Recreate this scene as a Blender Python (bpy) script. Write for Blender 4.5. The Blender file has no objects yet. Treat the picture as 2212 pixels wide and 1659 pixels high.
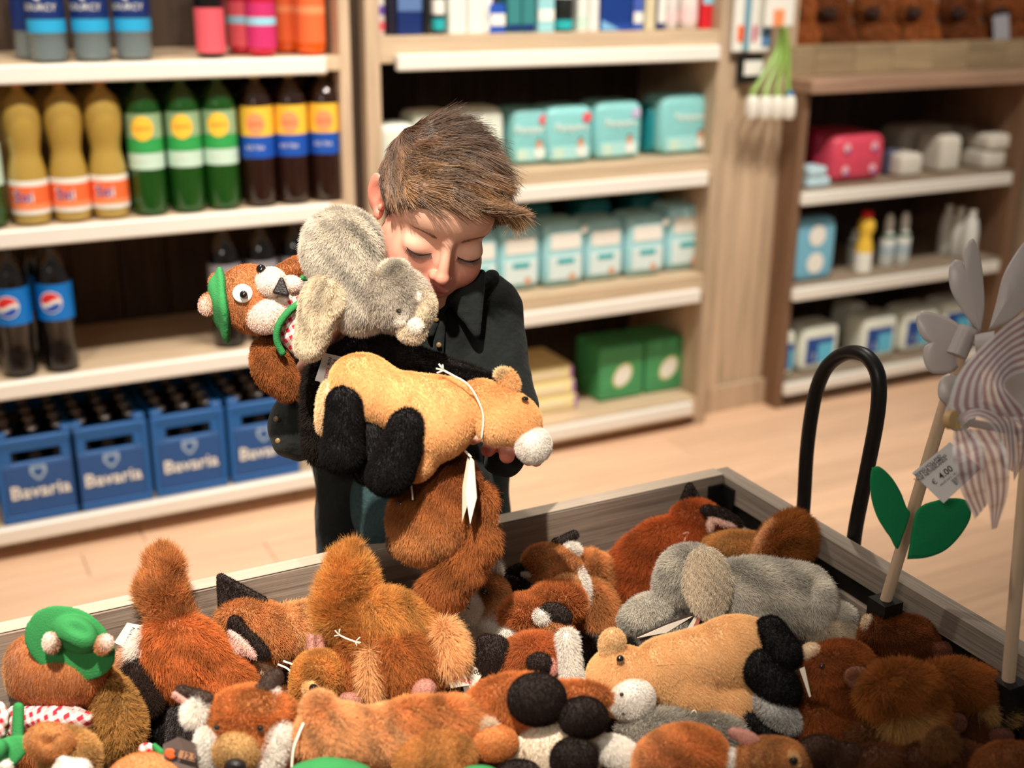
import bpy, math, random
import numpy as np
from mathutils import Vector, Matrix
random.seed(7); RNG = np.random.default_rng(7)
SC = bpy.context.scene
COL = SC.collection

# ---------------------------------------------------------------- camera
FPX, CX, CY = 2612.3, 1106.0, 829.5
def _cam_axes(yaw=62.3914, pitch=19.5593, roll=0.6378):
    y, p, r = map(math.radians, (yaw, pitch, roll))
    fw = np.array([math.cos(y)*math.cos(p), math.sin(y)*math.cos(p), -math.sin(p)])
    rt = np.array([math.sin(y), -math.cos(y), 0.0]); up = np.cross(rt, fw)
    return np.stack([rt*math.cos(r)+up*math.sin(r), -rt*math.sin(r)+up*math.cos(r), fw])
CR = _cam_axes(); CP = np.array([0.0, 0.0, 1.46])
cam = bpy.data.cameras.new('camera'); camo = bpy.data.objects.new('camera', cam); COL.objects.link(camo)
camo.matrix_world = Matrix([[CR[0][i], CR[1][i], -CR[2][i], CP[i]] for i in range(3)] + [[0, 0, 0, 1]])
cam.lens = FPX/2212*36; cam.sensor_width = 36; cam.sensor_fit = 'HORIZONTAL'
cam.clip_start = 0.05; cam.clip_end = 60
cam.dof.use_dof = True; cam.dof.focus_distance = 1.40; cam.dof.aperture_fstop = 2.9
SC.camera = camo
SC.view_settings.view_transform = 'Standard'; SC.view_settings.look = 'None'
SC.view_settings.exposure = 0.0; SC.view_settings.gamma = 1.0
SC.view_settings.use_curve_mapping = False
SC.cycles_curves.shape = 'RIBBONS'
SC.cycles.max_bounces = 6; SC.cycles.diffuse_bounces = 4; SC.cycles.transparent_max_bounces = 8
SC.cycles.caustics_reflective = False; SC.cycles.caustics_refractive = False
SC.cycles.use_denoising = True

w = bpy.data.worlds.new('shop_light'); SC.world = w; w.use_nodes = True
w.node_tree.nodes['Background'].inputs[0].default_value = (1.0, 0.93, 0.84, 1)
w.node_tree.nodes['Background'].inputs[1].default_value = 0.17

def spot(name, loc, target, power, size=50, radius=0.04, col=(1, .90, .78), blend=0.6):
    l = bpy.data.lights.new(name, 'SPOT'); l.energy = power; l.color = col
    l.spot_size = math.radians(size); l.spot_blend = blend; l.shadow_soft_size = radius
    o = bpy.data.objects.new(name, l); COL.objects.link(o); o.location = loc
    o.rotation_euler = (Vector(target)-Vector(loc)).to_track_quat('-Z', 'Y').to_euler()
    return o
spot('key_spot', (-0.14, 0.40, 2.9), (0.12, 1.17, 0.85), 560, 42, 0.03, blend=.9)
spot('front_fill', (-1.1, -0.5, 2.25), (0.5, 1.3, 1.0), 92, 40, 0.22, blend=.9)  # soft fill lamp added from the front left to brighten face and heap
spot('bin_spot', (-0.2, 2.1, 2.9), (0.35, 1.0, 0.7), 70, 50, 0.04)
for i, x in enumerate((-0.3, 0.45, 1.2, 1.95, 2.7, 3.4)):
    spot('track_spot', (x, 1.75, 2.75), (x+0.1, 3.1, 0.75), 78 if x < 2.5 else 56, 78, 0.04)
spot('floor_spot', (1.6, 1.9, 2.8), (1.5, 2.2, 0), 105, 90, 0.05)
spot('floor_spot', (0.3, 2.3, 2.8), (0.2, 2.3, 0), 80, 80, 0.05)

# ---------------------------------------------------------------- pixel <-> place helpers
def ray(x, y): return CR.T @ np.array([(x-CX)/FPX, -(y-CY)/FPX, 1.0])
def on(x, y, ax, v):
    d = ray(x, y); return CP + (v-CP[ax])/d[ax]*d
def W(x, y, d): return CP + ray(x, y)*d
def DZ(x, y, z): return (z-CP[2])/ray(x, y)[2]
def XS(x, y, pl=3.06): return on(x, y, 1, pl)[0]

def lin(c):
    c = np.array(c, float)/255.0
    return tuple(np.where(c <= 0.04045, c/12.92, ((c+0.055)/1.055)**2.4))

# ---------------------------------------------------------------- materials
MATS = {}
def mat(name, col, rough=0.6, metal=0.0, noise=0.0, scale=20, trans=0.0, bump=0.0, coat=0.0, alpha=1.0, stretch=(1, 1, 1), sheen=0.0, emit=None, ior=1.45):
    if name in MATS: return MATS[name]
    m = bpy.data.materials.new(name); m.use_nodes = True; nt = m.node_tree; b = nt.nodes['Principled BSDF']
    b.inputs['Base Color'].default_value = (*lin(col), 1); b.inputs['Roughness'].default_value = rough
    b.inputs['Metallic'].default_value = metal; b.inputs['IOR'].default_value = ior
    b.inputs['Transmission Weight'].default_value = trans; b.inputs['Coat Weight'].default_value = coat; b.inputs['Coat Roughness'].default_value = .05
    b.inputs['Alpha'].default_value = alpha; b.inputs['Sheen Weight'].default_value = sheen
    if noise or bump:
        tc = nt.nodes.new('ShaderNodeTexCoord'); mp = nt.nodes.new('ShaderNodeMapping'); nz = nt.nodes.new('ShaderNodeTexNoise')
        mp.inputs['Scale'].default_value = stretch; nz.inputs['Scale'].default_value = scale; nz.inputs['Detail'].default_value = 5
        nt.links.new(tc.outputs['Object'], mp.inputs[0]); nt.links.new(mp.outputs[0], nz.inputs[0])
        if noise:
            r = nt.nodes.new('ShaderNodeValToRGB'); c = np.array(lin(col))
            r.color_ramp.elements[0].position = 0.3; r.color_ramp.elements[1].position = 0.7
            r.color_ramp.elements[0].color = (*np.clip(c*(1-noise), 0, 1), 1); r.color_ramp.elements[1].color = (*np.clip(c*(1+noise*0.6), 0, 1), 1)
            nt.links.new(nz.outputs['Fac'], r.inputs[0]); nt.links.new(r.outputs[0], b.inputs['Base Color'])
        if bump:
            bp = nt.nodes.new('ShaderNodeBump'); bp.inputs['Strength'].default_value = bump; bp.inputs['Distance'].default_value = 0.004
            nt.links.new(nz.outputs['Fac'], bp.inputs['Height']); nt.links.new(bp.outputs[0], b.inputs['Normal'])
    MATS[name] = m; return m

def attr_mat(name, mul=1.0, rough=0.7, sheen=0.0, bump=0.0, bscale=300, sss=0.0, rootdark=None, var=0.0, spec=0.5, glow=0.0):
    m = bpy.data.materials.new(name); m.use_nodes = True; nt = m.node_tree; b = nt.nodes['Principled BSDF']
    a = nt.nodes.new('ShaderNodeAttribute'); a.attribute_name = 'Col'
    v = nt.nodes.new('ShaderNodeVectorMath'); v.operation = 'SCALE'; v.inputs['Scale'].default_value = mul
    nt.links.new(a.outputs['Color'], v.inputs[0]); out = v.outputs[0]
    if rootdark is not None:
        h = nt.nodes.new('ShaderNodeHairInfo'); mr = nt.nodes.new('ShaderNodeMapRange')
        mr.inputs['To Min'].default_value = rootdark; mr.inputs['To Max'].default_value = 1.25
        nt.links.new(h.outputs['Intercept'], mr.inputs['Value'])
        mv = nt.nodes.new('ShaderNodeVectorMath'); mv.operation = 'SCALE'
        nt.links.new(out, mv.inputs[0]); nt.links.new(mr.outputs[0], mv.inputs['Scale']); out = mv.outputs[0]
    nt.links.new(out, b.inputs['Base Color'])
    if glow:
        tr = nt.nodes.new('ShaderNodeBsdfTranslucent'); mx = nt.nodes.new('ShaderNodeMixShader'); mx.inputs[0].default_value = glow
        nt.links.new(out, tr.inputs[0]); nt.links.new(b.outputs[0], mx.inputs[1]); nt.links.new(tr.outputs[0], mx.inputs[2])
        nt.links.new(mx.outputs[0], nt.nodes['Material Output'].inputs[0])
    b.inputs['Roughness'].default_value = rough; b.inputs['Sheen Weight'].default_value = sheen
    b.inputs['Specular IOR Level'].default_value = spec
    if sss:
        b.inputs['Subsurface Weight'].default_value = sss; b.inputs['Subsurface Radius'].default_value = (0.012, 0.005, 0.003); b.inputs['Subsurface Scale'].default_value = 1.0
    if bump:
        nz = nt.nodes.new('ShaderNodeTexNoise'); nz.inputs['Scale'].default_value = bscale; nz.inputs['Detail'].default_value = 3
        tc = nt.nodes.new('ShaderNodeTexCoord'); nt.links.new(tc.outputs['Object'], nz.inputs[0])
        bp = nt.nodes.new('ShaderNodeBump'); bp.inputs['Strength'].default_value = bump; bp.inputs['Distance'].default_value = 0.002
        nt.links.new(nz.outputs['Fac'], bp.inputs['Height']); nt.links.new(bp.outputs[0], b.inputs['Normal'])
    MATS[name] = m; return m
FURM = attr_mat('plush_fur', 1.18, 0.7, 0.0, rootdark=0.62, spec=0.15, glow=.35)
HAIRM = attr_mat('human_hair', 1.0, 0.36, 0.0, rootdark=0.6, spec=0.7)
PELT = attr_mat('plush_pelt', 0.85, 0.9, 0.2, bump=0.6, bscale=500)
VELV = attr_mat('plush_velour', 1.0, 0.85, 0.35, bump=0.35, bscale=900)
SKINM = attr_mat('skin', 1.0, 0.5, 0.0, sss=0.12, bump=0.06, bscale=500, spec=0.4)

def gingham():
    m = bpy.data.materials.new('gingham'); m.use_nodes = True; nt = m.node_tree; b = nt.nodes['Principled BSDF']; b.inputs['Roughness'].default_value = .85
    tc = nt.nodes.new('ShaderNodeTexCoord'); mp = nt.nodes.new('ShaderNodeMapping'); mp.inputs['Rotation'].default_value = (.5, .3, .6); mp.inputs['Scale'].default_value = (1, 1, 1)
    nt.links.new(tc.outputs['Object'], mp.inputs[0]); sx = nt.nodes.new('ShaderNodeSeparateXYZ'); nt.links.new(mp.outputs[0], sx.inputs[0])
    fs = []
    for ax in (0, 2):
        q = nt.nodes.new('ShaderNodeMath'); q.operation = 'MULTIPLY'; q.inputs[1].default_value = 110
        f = nt.nodes.new('ShaderNodeMath'); f.operation = 'FRACT'; g = nt.nodes.new('ShaderNodeMath'); g.operation = 'GREATER_THAN'; g.inputs[1].default_value = .5
        nt.links.new(sx.outputs[ax], q.inputs[0]); nt.links.new(q.outputs[0], f.inputs[0]); nt.links.new(f.outputs[0], g.inputs[0]); fs.append(g)
    ad = nt.nodes.new('ShaderNodeMath'); ad.operation = 'ADD'; nt.links.new(fs[0].outputs[0], ad.inputs[0]); nt.links.new(fs[1].outputs[0], ad.inputs[1])
    hf = nt.nodes.new('ShaderNodeMath'); hf.operation = 'MULTIPLY'; hf.inputs[1].default_value = .5; nt.links.new(ad.outputs[0], hf.inputs[0])
    r = nt.nodes.new('ShaderNodeValToRGB'); r.color_ramp.elements[0].color = (*lin((238, 225, 215)), 1); r.color_ramp.elements[1].color = (*lin((190, 25, 50)), 1)
    nt.links.new(hf.outputs[0], r.inputs[0]); nt.links.new(r.outputs[0], b.inputs['Base Color']); return m
GINGHAM = gingham()

def wood(name, base, dark=0.5, scale=3.0, axis=0, rough=0.7, bump=0.3, rings=1.0):
    """grain running along `axis` in object space, varied per object"""
    if name in MATS: return MATS[name]
    m = bpy.data.materials.new(name); m.use_nodes = True; nt = m.node_tree; b = nt.nodes['Principled BSDF']; b.inputs['Roughness'].default_value = rough
    tc = nt.nodes.new('ShaderNodeTexCoord'); oi = nt.nodes.new('ShaderNodeObjectInfo'); mp = nt.nodes.new('ShaderNodeMapping')
    s = [22.0*rings]*3; s[axis] = 1.3; mp.inputs['Scale'].default_value = s
    cm = nt.nodes.new('ShaderNodeVectorMath'); cm.operation = 'SCALE'; cm.inputs[0].default_value = (7.1, 5.3, 9.7)
    nt.links.new(oi.outputs['Random'], cm.inputs['Scale'])
    nt.links.new(tc.outputs['Object'], mp.inputs[0]); nt.links.new(cm.outputs[0], mp.inputs['Location'])
    n1 = nt.nodes.new('ShaderNodeTexNoise'); n1.inputs['Scale'].default_value = scale; n1.inputs['Detail'].default_value = 8; n1.inputs['Roughness'].default_value = .65; n1.inputs['Distortion'].default_value = .6
    nt.links.new(mp.outputs[0], n1.inputs[0])
    r = nt.nodes.new('ShaderNodeValToRGB'); c = np.array(lin(base)); e = r.color_ramp.elements
    e[0].position = .3; e[1].position = .68; e[0].color = (*(c*dark), 1); e[1].color = (*np.clip(c*1.12, 0, 1), 1)
    nt.links.new(n1.outputs['Fac'], r.inputs[0])
    hv = nt.nodes.new('ShaderNodeHueSaturation'); mr = nt.nodes.new('ShaderNodeMapRange'); mr.inputs['To Min'].default_value = .86; mr.inputs['To Max'].default_value = 1.12
    nt.links.new(oi.outputs['Random'], mr.inputs['Value']); nt.links.new(mr.outputs[0], hv.inputs['Value']); nt.links.new(r.outputs[0], hv.inputs['Color'])
    nt.links.new(hv.outputs[0], b.inputs['Base Color'])
    bp = nt.nodes.new('ShaderNodeBump'); bp.inputs['Strength'].default_value = bump; bp.inputs['Distance'].default_value = .002
    nt.links.new(n1.outputs['Fac'], bp.inputs['Height']); nt.links.new(bp.outputs[0], b.inputs['Normal'])
    MATS[name] = m; return m

# ---------------------------------------------------------------- objects
def tag(o, label=None, cat=None, group=None, kind=None):
    if label: o['label'] = label
    if cat: o['category'] = cat
    if group: o['group'] = group
    if kind: o['kind'] = kind
    return o
def empty(name, loc, label=None, cat=None, group=None):
    o = bpy.data.objects.new(name, None); COL.objects.link(o); o.location = loc; o.empty_display_size = .02
    return tag(o, label, cat, group)
def link(name, me, m=None, parent=None, loc=None):
    if m is not None and not me.materials: me.materials.append(m)
    o = bpy.data.objects.new(name, me); COL.objects.link(o)
    if parent is not None: o.parent = parent
    if loc is not None: o.location = loc
    return o
def mk(name, v, f, smooth=False, cols=None):
    """mesh from numpy verts and a list/array of faces"""
    me = bpy.data.meshes.new(name); v = np.asarray(v, np.float32)
    if isinstance(f, np.ndarray):
        n, k = f.shape; me.vertices.add(len(v)); me.vertices.foreach_set('co', v.ravel())
        me.loops.add(n*k); me.loops.foreach_set('vertex_index', f.astype(np.int32).ravel())
        me.polygons.add(n); me.polygons.foreach_set('loop_start', np.arange(0, n*k, k, dtype=np.int32))
        me.update(calc_edges=True)
    else:
        me.from_pydata(v.tolist(), [], f); me.update()
    if smooth: me.polygons.foreach_set('use_smooth', np.ones(len(me.polygons), bool))
    if cols is not None:
        a = me.color_attributes.new('Col', 'FLOAT_COLOR', 'POINT')
        a.data.foreach_set('color', np.concatenate([cols, np.ones((len(v), 1))], 1).astype(np.float32).ravel())
    return me
class MB:
    """collects simple shapes into one mesh"""
    def __init__(s): s.v = []; s.f = []
    def add(s, v, f):
        o = len(s.v); s.v += [tuple(map(float, p)) for p in v]; s.f += [[i+o for i in q] for q in f]; return s
    def box(s, x0, x1, y0, y1, z0, z1, b=0.0):
        if b <= 0:
            v = [(x, y, z) for x in (x0, x1) for y in (y0, y1) for z in (z0, z1)]
            return s.add(v, [(0, 1, 3, 2), (4, 6, 7, 5), (0, 4, 5, 1), (2, 3, 7, 6), (0, 2, 6, 4), (1, 5, 7, 3)])
        xs, ys, zs = (x0, x1), (y0, y1), (z0, z1); v = []; idx = {}
        for i in (0, 1):
            for j in (0, 1):
                for k in (0, 1):
                    si, sj, sk = 1-2*i, 1-2*j, 1-2*k
                    for a in range(3):
                        p = [xs[i]+si*b, ys[j]+sj*b, zs[k]+sk*b]; p[a] = (xs[i], ys[j], zs[k])[a]
                        idx[i, j, k, a] = len(v); v.append(p)
        f = []
        for a in range(3):
            o1, o2 = [q for q in range(3) if q != a]
            for sd in (0, 1):
                c = []
                for p, q in ((0, 0), (0, 1), (1, 1), (1, 0)):
                    t = [0, 0, 0]; t[a] = sd; t[o1] = p; t[o2] = q; c.append(idx[(*t, a)])
                if (sd == 0) == (a != 1): pass
                else: c = c[::-1]
                f.append(c)
        for a in range(3):
            o1, o2 = [q for q in range(3) if q != a]
            for p in (0, 1):
                for q in (0, 1):
                    t0 = [0, 0, 0]; t0[o1] = p; t0[o2] = q; t1 = list(t0); t1[a] = 1
                    f.append([idx[(*t0, o1)], idx[(*t1, o1)], idx[(*t1, o2)], idx[(*t0, o2)]])
        for i in (0, 1):
            for j in (0, 1):
                for k in (0, 1): f.append([idx[i, j, k, 0], idx[i, j, k, 1], idx[i, j, k, 2]])
        return s.add(v, f)
    def lathe(s, prof, cx=0, cy=0, z=0, n=20, sx=1, sy=1):
        v = []; f = []
        for r, h in prof:
            for i in range(n):
                a = 2*math.pi*i/n; v.append((cx+r*math.cos(a)*sx, cy+r*math.sin(a)*sy, z+h))
        for k in range(len(prof)-1):
            for i in range(n): j = (i+1) % n; f.append((k*n+i, k*n+j, (k+1)*n+j, (k+1)*n+i))
        f.append(tuple(range(n))[::-1]); m = (len(prof)-1)*n; f.append(tuple(range(m, m+n)))
        return s.add(v, f)
    def tube(s, pts, r, n=8, cap=True):
        P = [np.array(p, float) for p in pts]; rr = r if hasattr(r, '__len__') else [r]*len(P); v = []; f = []
        prev = None
        for i, p in enumerate(P):
            t = P[min(i+1, len(P)-1)]-P[max(i-1, 0)]; t = t/(np.linalg.norm(t)+1e-12)
            a = prev if prev is not None else np.array([0.3, .9, .2]); a = a-t*(a@t)
            if np.linalg.norm(a) < 1e-6: a = np.array([1., 0, 0])-t*t[0]
            a /= np.linalg.norm(a); prev = a; b = np.cross(t, a)
            for k in range(n): q = 2*math.pi*k/n; v.append(p+rr[i]*(a*math.cos(q)+b*math.sin(q)))
        for i in range(len(P)-1):
            for k in range(n): j = (k+1) % n; f.append((i*n+k, i*n+j, (i+1)*n+j, (i+1)*n+k))
        if cap: f.append(tuple(range(n))[::-1]); m = (len(P)-1)*n; f.append(tuple(range(m, m+n)))
        return s.add(v, f)
    def card(s, pts, th):
        """thin solid from a planar polygon (world points), thickness th"""
        P = np.array(pts, float); c = P.mean(0); n = np.cross(P[1]-P[0], P[2]-P[1]); n /= np.linalg.norm(n); k = len(P)
        return s.add(list(P+n*th/2)+list(P-n*th/2), [tuple(range(k)), tuple(range(k, 2*k))[::-1]]+[(i, i+k, (i+1) % k+k, (i+1) % k) for i in range(k)])
    def mesh(s, name, smooth=False):
        me = mk(name, np.array(s.v), s.f, smooth); me.validate()
        bm_fix(me); return me
    def build(s, name, m, parent=None, loc=None, smooth=False):
        if loc is not None:
            L = np.array(loc); s.v = [tuple(np.array(p)-L) for p in s.v]
        return link(name, s.mesh(name, smooth), m, parent, loc if parent is None else None)
def bm_fix(me):
    import bmesh
    b = bmesh.new(); b.from_mesh(me); bmesh.ops.recalc_face_normals(b, faces=b.faces); b.to_mesh(me); b.free()
def sharp(me, deg=35):
    me.polygons.foreach_set('use_smooth', np.ones(len(me.polygons), bool)); me.set_sharp_from_angle(angle=math.radians(deg))
def child_mb(mb, name, m, root, smooth=False):
    """mb in world space, becomes a child of root (root has translation only, possibly nested)"""
    L = np.array(wl(root)); mb.v = [tuple(np.array(p)-L) for p in mb.v]
    me = mb.mesh(name)
    if smooth: sharp(me)
    return link(name, me, m, root)
def wl(o):
    v = Vector(o.location)
    while o.parent is not None: o = o.parent; v = v+o.location
    return v

_TX = {}
def text2d(s, bold=0.0):
    if (s, bold) in _TX: return _TX[s, bold]
    c = bpy.data.curves.new('lettering', 'FONT'); c.body = s; c.align_x = 'CENTER'; c.align_y = 'CENTER'; c.size = 1.0; c.resolution_u = 2; c.offset = bold
    o = bpy.data.objects.new('lettering', c); me = o.to_mesh()
    v = np.zeros(len(me.vertices)*3); me.vertices.foreach_get('co', v); v = v.reshape(-1, 3); f = [tuple(p.vertices) for p in me.polygons]
    o.to_mesh_clear(); bpy.data.objects.remove(o); _TX[s, bold] = (v, f); return v, f
def text(mb, s, org, u, v, size, bold=0.0):
    P, f = text2d(s, bold*.5); org, u, v = map(np.array, (org, u, v)); n = np.cross(u, v)
    q = org+np.outer(P[:, 0]*size, u)+np.outer(P[:, 1]*size, v)
    mb.add(q, f)
    return mb
def text_cyl(mb, s, cx, cy, z, r, ang, size):
    """lettering wrapped round a vertical cylinder, centred at angle ang"""
    P, f = text2d(s); a = ang+P[:, 0]*size/r
    mb.add(np.stack([cx+r*np.cos(a), cy+r*np.sin(a), z+P[:, 1]*size], 1), f); return mb

# ---------------------------------------------------------------- soft shapes: signed distance fields + surface nets
def E(x, y, z, rx, ry, rz, a=0, c=0, neg=False, k=None, tilt=(0, 0)):
    return dict(t='e', p=(x, y, z), r=(rx, ry, rz), a=a, c=c, neg=neg, k=k, tilt=tilt)
def C(x1, y1, z1, r1, x2, y2, z2, r2, c=0, neg=False, k=None):
    return dict(t='c', p=(x1, y1, z1), q=(x2, y2, z2), r=(r1, r2), c=c, neg=neg, k=k)
def TRI(p1, p2, p3, z, th, rd=6, c=0):
    return dict(t='t', pts=(p1, p2, p3), z=z, th=th, rd=rd, c=c, neg=False, k=None)
def _rot(a, tilt):
    a = math.radians(a); t1, t2 = map(math.radians, tilt)
    Rz = np.array([[math.cos(a), -math.sin(a), 0], [math.sin(a), math.cos(a), 0], [0, 0, 1]])
    Rx = np.array([[1, 0, 0], [0, math.cos(t1), -math.sin(t1)], [0, math.sin(t1), math.cos(t1)]])
    Ry = np.array([[math.cos(t2), 0, math.sin(t2)], [0, 1, 0], [-math.sin(t2), 0, math.cos(t2)]])
    return Rz @ Rx @ Ry
def dist(pr, X):
    if pr['t'] == 'e':
        q = (X-np.array(pr['p'], np.float32)) @ _rot(pr['a'], pr['tilt']).astype(np.float32); r = np.array(pr['r'], np.float32)
        k0 = np.sqrt(((q/r)**2).sum(-1)); k1 = np.sqrt(((q/(r*r))**2).sum(-1))+1e-9
        return k0*(k0-1)/k1
    if pr['t'] == 'c':
        a = np.array(pr['p'], np.float32); b = np.array(pr['q'], np.float32); ba = b-a
        t = np.clip(((X-a) @ ba)/(ba @ ba+1e-9), 0, 1)
        return np.sqrt(((X-a-t[..., None]*ba)**2).sum(-1))-(pr['r'][0]*(1-t)+pr['r'][1]*t)
    P = [np.array(p, np.float32) for p in pr['pts']]; x = X[..., :2]
    s = np.sign((P[1]-P[0])[0]*(P[2]-P[0])[1]-(P[1]-P[0])[1]*(P[2]-P[0])[0]); dmin = None; inside = None
    for i in range(3):
        a, b = P[i], P[(i+1) % 3]; e = b-a; w_ = x-a; t = np.clip((w_ @ e)/(e @ e), 0, 1); d = np.sqrt(((w_-t[..., None]*e)**2).sum(-1))
        ins = s*(e[0]*w_[..., 1]-e[1]*w_[..., 0]); dmin = d if dmin is None else np.minimum(dmin, d); inside = ins if inside is None else np.minimum(inside, ins)
    d2 = np.where(inside > 0, -dmin, dmin); dz = np.abs(X[..., 2]-pr['z'])-pr['th']
    return np.minimum(np.maximum(d2, dz), 0)+np.sqrt(np.maximum(d2, 0)**2+np.maximum(dz, 0)**2)-pr['rd']
def sdf_eval(prims, X, k):
    D = None
    for pr in prims:
        d = dist(pr, X); kk = pr['k'] if pr['k'] is not None else k
        if D is None: D = d; continue
        if pr['neg']:
            h = np.clip(.5-.5*(D+d)/kk, 0, 1); D = D*(1-h)+(-d)*h+kk*h*(1-h)
        else:
            h = np.clip(.5+.5*(D-d)/kk, 0, 1); D = D*(1-h)+d*h-kk*h*(1-h)
    return D
def surfnets(V, org, h):
    s = V < 0; nx, ny, nz = (n-1 for n in V.shape); acc = {}
    ids = []; pts = []; quads = []
    for a in range(3):
        sl0 = [slice(None)]*3; sl1 = [slice(None)]*3; sl0[a] = slice(0, -1); sl1[a] = slice(1, None)
        A, B = V[tuple(sl0)], V[tuple(sl1)]; m = (A < 0) != (B < 0); I = np.stack(np.nonzero(m), 1)
        if len(I) == 0: continue
        va, vb = A[m], B[m]; t = va/(va-vb); p = I.astype(float); p[:, a] += t
        b, c = (a+1) % 3, (a+2) % 3; cells = []
        for ob, oc in ((1, 1), (0, 1), (0, 0), (1, 0)):
            J = I.copy(); J[:, b] -= ob; J[:, c] -= oc; J = np.clip(J, 0, [nx-1, ny-1, nz-1])
            cid = (J[:, 0]*ny+J[:, 1])*nz+J[:, 2]; cells.append(cid); ids.append(cid); pts.append(p)
        q = np.stack(cells, 1); fl = va < 0; q[~fl] = q[~fl][:, ::-1]; quads.append(q)
    ids = np.concatenate(ids); pts = np.concatenate(pts); quads = np.concatenate(quads)
    u, inv = np.unique(ids, return_inverse=True); cnt = np.bincount(inv)
    P = np.stack([np.bincount(inv, pts[:, i])/cnt for i in range(3)], 1)
    q = np.searchsorted(u, quads)
    return P*h+org, q
def soft(prims, vox, k, lump=0.0, lf=0.05, seed=0, pal=None, cut=None, blend=3.0):
    pos = [p for p in prims if not p['neg']]; lo = np.full(3, 1e9); hi = -lo
    for p in pos:
        if p['t'] == 'e': m = max(p['r']) if (p['a'] or p['tilt'] != (0, 0)) else np.array(p['r']); l, g = np.array(p['p'])-m, np.array(p['p'])+m
        elif p['t'] == 'c':
            l = np.minimum(np.array(p['p'])-p['r'][0], np.array(p['q'])-p['r'][1]); g = np.maximum(np.array(p['p'])+p['r'][0], np.array(p['q'])+p['r'][1])
        else:
            Q = np.array(p['pts']); l = np.array([*Q.min(0), p['z']-p['th']])-p['rd']; g = np.array([*Q.max(0), p['z']+p['th']])+p['rd']
        lo = np.minimum(lo, l); hi = np.maximum(hi, g)
    lo = lo-k*.5-lump-3*vox; hi = hi+k*.5+lump+3*vox
    ax = [np.arange(lo[i], hi[i]+vox, vox, dtype=np.float32) for i in range(3)]
    X = np.stack(np.meshgrid(*ax, indexing='ij'), -1)
    D = sdf_eval(prims, X, k)
    if lump:
        r = np.random.default_rng(seed); n = 0
        for i in range(4):
            d = r.normal(size=3); d /= np.linalg.norm(d); n = n+np.sin((X @ d.astype(np.float32))*lf*(1+.5*i)+r.uniform(0, 6.28))
        D = D-lump*n/3
    if cut is not None: D = cut(X, D)
    v, q = surfnets(D, lo, vox)
    cols = None
    if pal is not None:
        ds = np.stack([dist(p, v.astype(np.float32)) for p in pos], 1); ds -= ds.min(1, keepdims=True)
        wt = np.exp(-ds/blend); wt /= wt.sum(1, keepdims=True)
        cols = wt @ np.array([lin(pal[p['c']]) for p in pos])
    return v, q, cols
def frame(D):
    def f(v):
        d = D-v[:, 2]*D/FPX; c = np.stack([(v[:, 0]-CX)/FPX*d, -(v[:, 1]-CY)/FPX*d, d], 1)
        return CP+c @ CR
    return f
def vnorm(v, q):
    n = np.cross(v[q[:, 2]]-v[q[:, 0]], v[q[:, 3]]-v[q[:, 1]]); N = np.zeros_like(v)
    for i in range(4): np.add.at(N, q[:, i], n)
    return N/(np.linalg.norm(N, axis=1, keepdims=True)+1e-12), np.linalg.norm(n, axis=1)*.5
def fur(name, v, q, cols, n, length, rad, parent, comb=(0, 0, 0), lay=.35, jit=.28, tuft=.5, tf=90, m=None, seg=4, cvar=.22, sag=.25, lenf=None, off=None, combf=None, seed=3, tip=.15, tvar=.30):
    """hairs rooted on a mesh; v in parent's space; comb in camera-axis directions (x right, y up, z to camera)"""
    r = np.random.default_rng(seed); N, A = vnorm(v, q); 
    if off is not None: A = A*off(v[q].mean(1))
    fi = r.choice(len(q), n, p=A/A.sum()); s, t = r.random(n)[:, None], r.random(n)[:, None]; Q = q[fi]
    bl = lambda a: (a[Q[:, 0]]*(1-s)+a[Q[:, 1]]*s)*(1-t)+(a[Q[:, 3]]*(1-s)+a[Q[:, 2]]*s)*t
    P, nn, cc = bl(v), bl(N), bl(cols); nn /= np.linalg.norm(nn, axis=1, keepdims=True)
    axes = np.stack([CR[0], CR[1], -CR[2]])
    g = (combf(P) if combf is not None else np.tile(np.array(comb, float), (n, 1))) @ axes
    g = g-nn*(g*nn).sum(1, keepdims=True)
    T = np.stack([np.sin(P @ r.normal(size=3)*tf+r.uniform(0, 6))+np.sin(P @ r.normal(size=3)*tf*2.1+r.uniform(0, 6)) for _ in range(3)], 1)*.5
    d = nn*(1-lay)+g*lay+T*tuft*.5+r.normal(size=(n, 3))*jit; d /= np.linalg.norm(d, axis=1, keepdims=True)
    bad = (d*nn).sum(1) < .05; d[bad] += nn[bad]*.4
    L = length*r.uniform(.65, 1.25, n)[:, None]
    if lenf is not None: L = L*lenf(P)[:, None]
    pts = np.zeros((n, seg, 3)); bend = g*lay*.9+np.array([0, 0, -sag])+r.normal(size=(n, 3))*.15
    for i in range(seg):
        u = i/(seg-1); pts[:, i] = P-nn*length*.06+(d*u+bend*u*u*.5)*L
    cu = bpy.data.hair_curves.new(name); cu.add_curves([seg]*n); cu.position_data.foreach_set('vector', pts.astype(np.float32).ravel())
    ra = cu.attributes.new('radius', 'FLOAT', 'POINT'); u = np.linspace(0, 1, seg)
    ra.data.foreach_set('value', np.tile(rad*(1-(1-tip)*u**1.5), n).astype(np.float32))
    f = np.clip(1+r.normal(size=(n, 1))*cvar, .35, 1.7)*np.clip(1+tvar*T[:, :1], .4, 1.5); cc = np.clip(cc*f, 0, 4); cc = cc*np.minimum(1, .78/(cc.max(1, keepdims=True)+1e-9))
    ca = cu.attributes.new('Col', 'FLOAT_COLOR', 'CURVE'); ca.data.foreach_set('color', np.concatenate([cc, np.ones((n, 1))], 1).astype(np.float32).ravel())
    cu.materials.append(m or FURM)
    o = bpy.data.objects.new(name, cu); COL.objects.link(o); o.parent = parent; return o
FURK = 1.6
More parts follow.
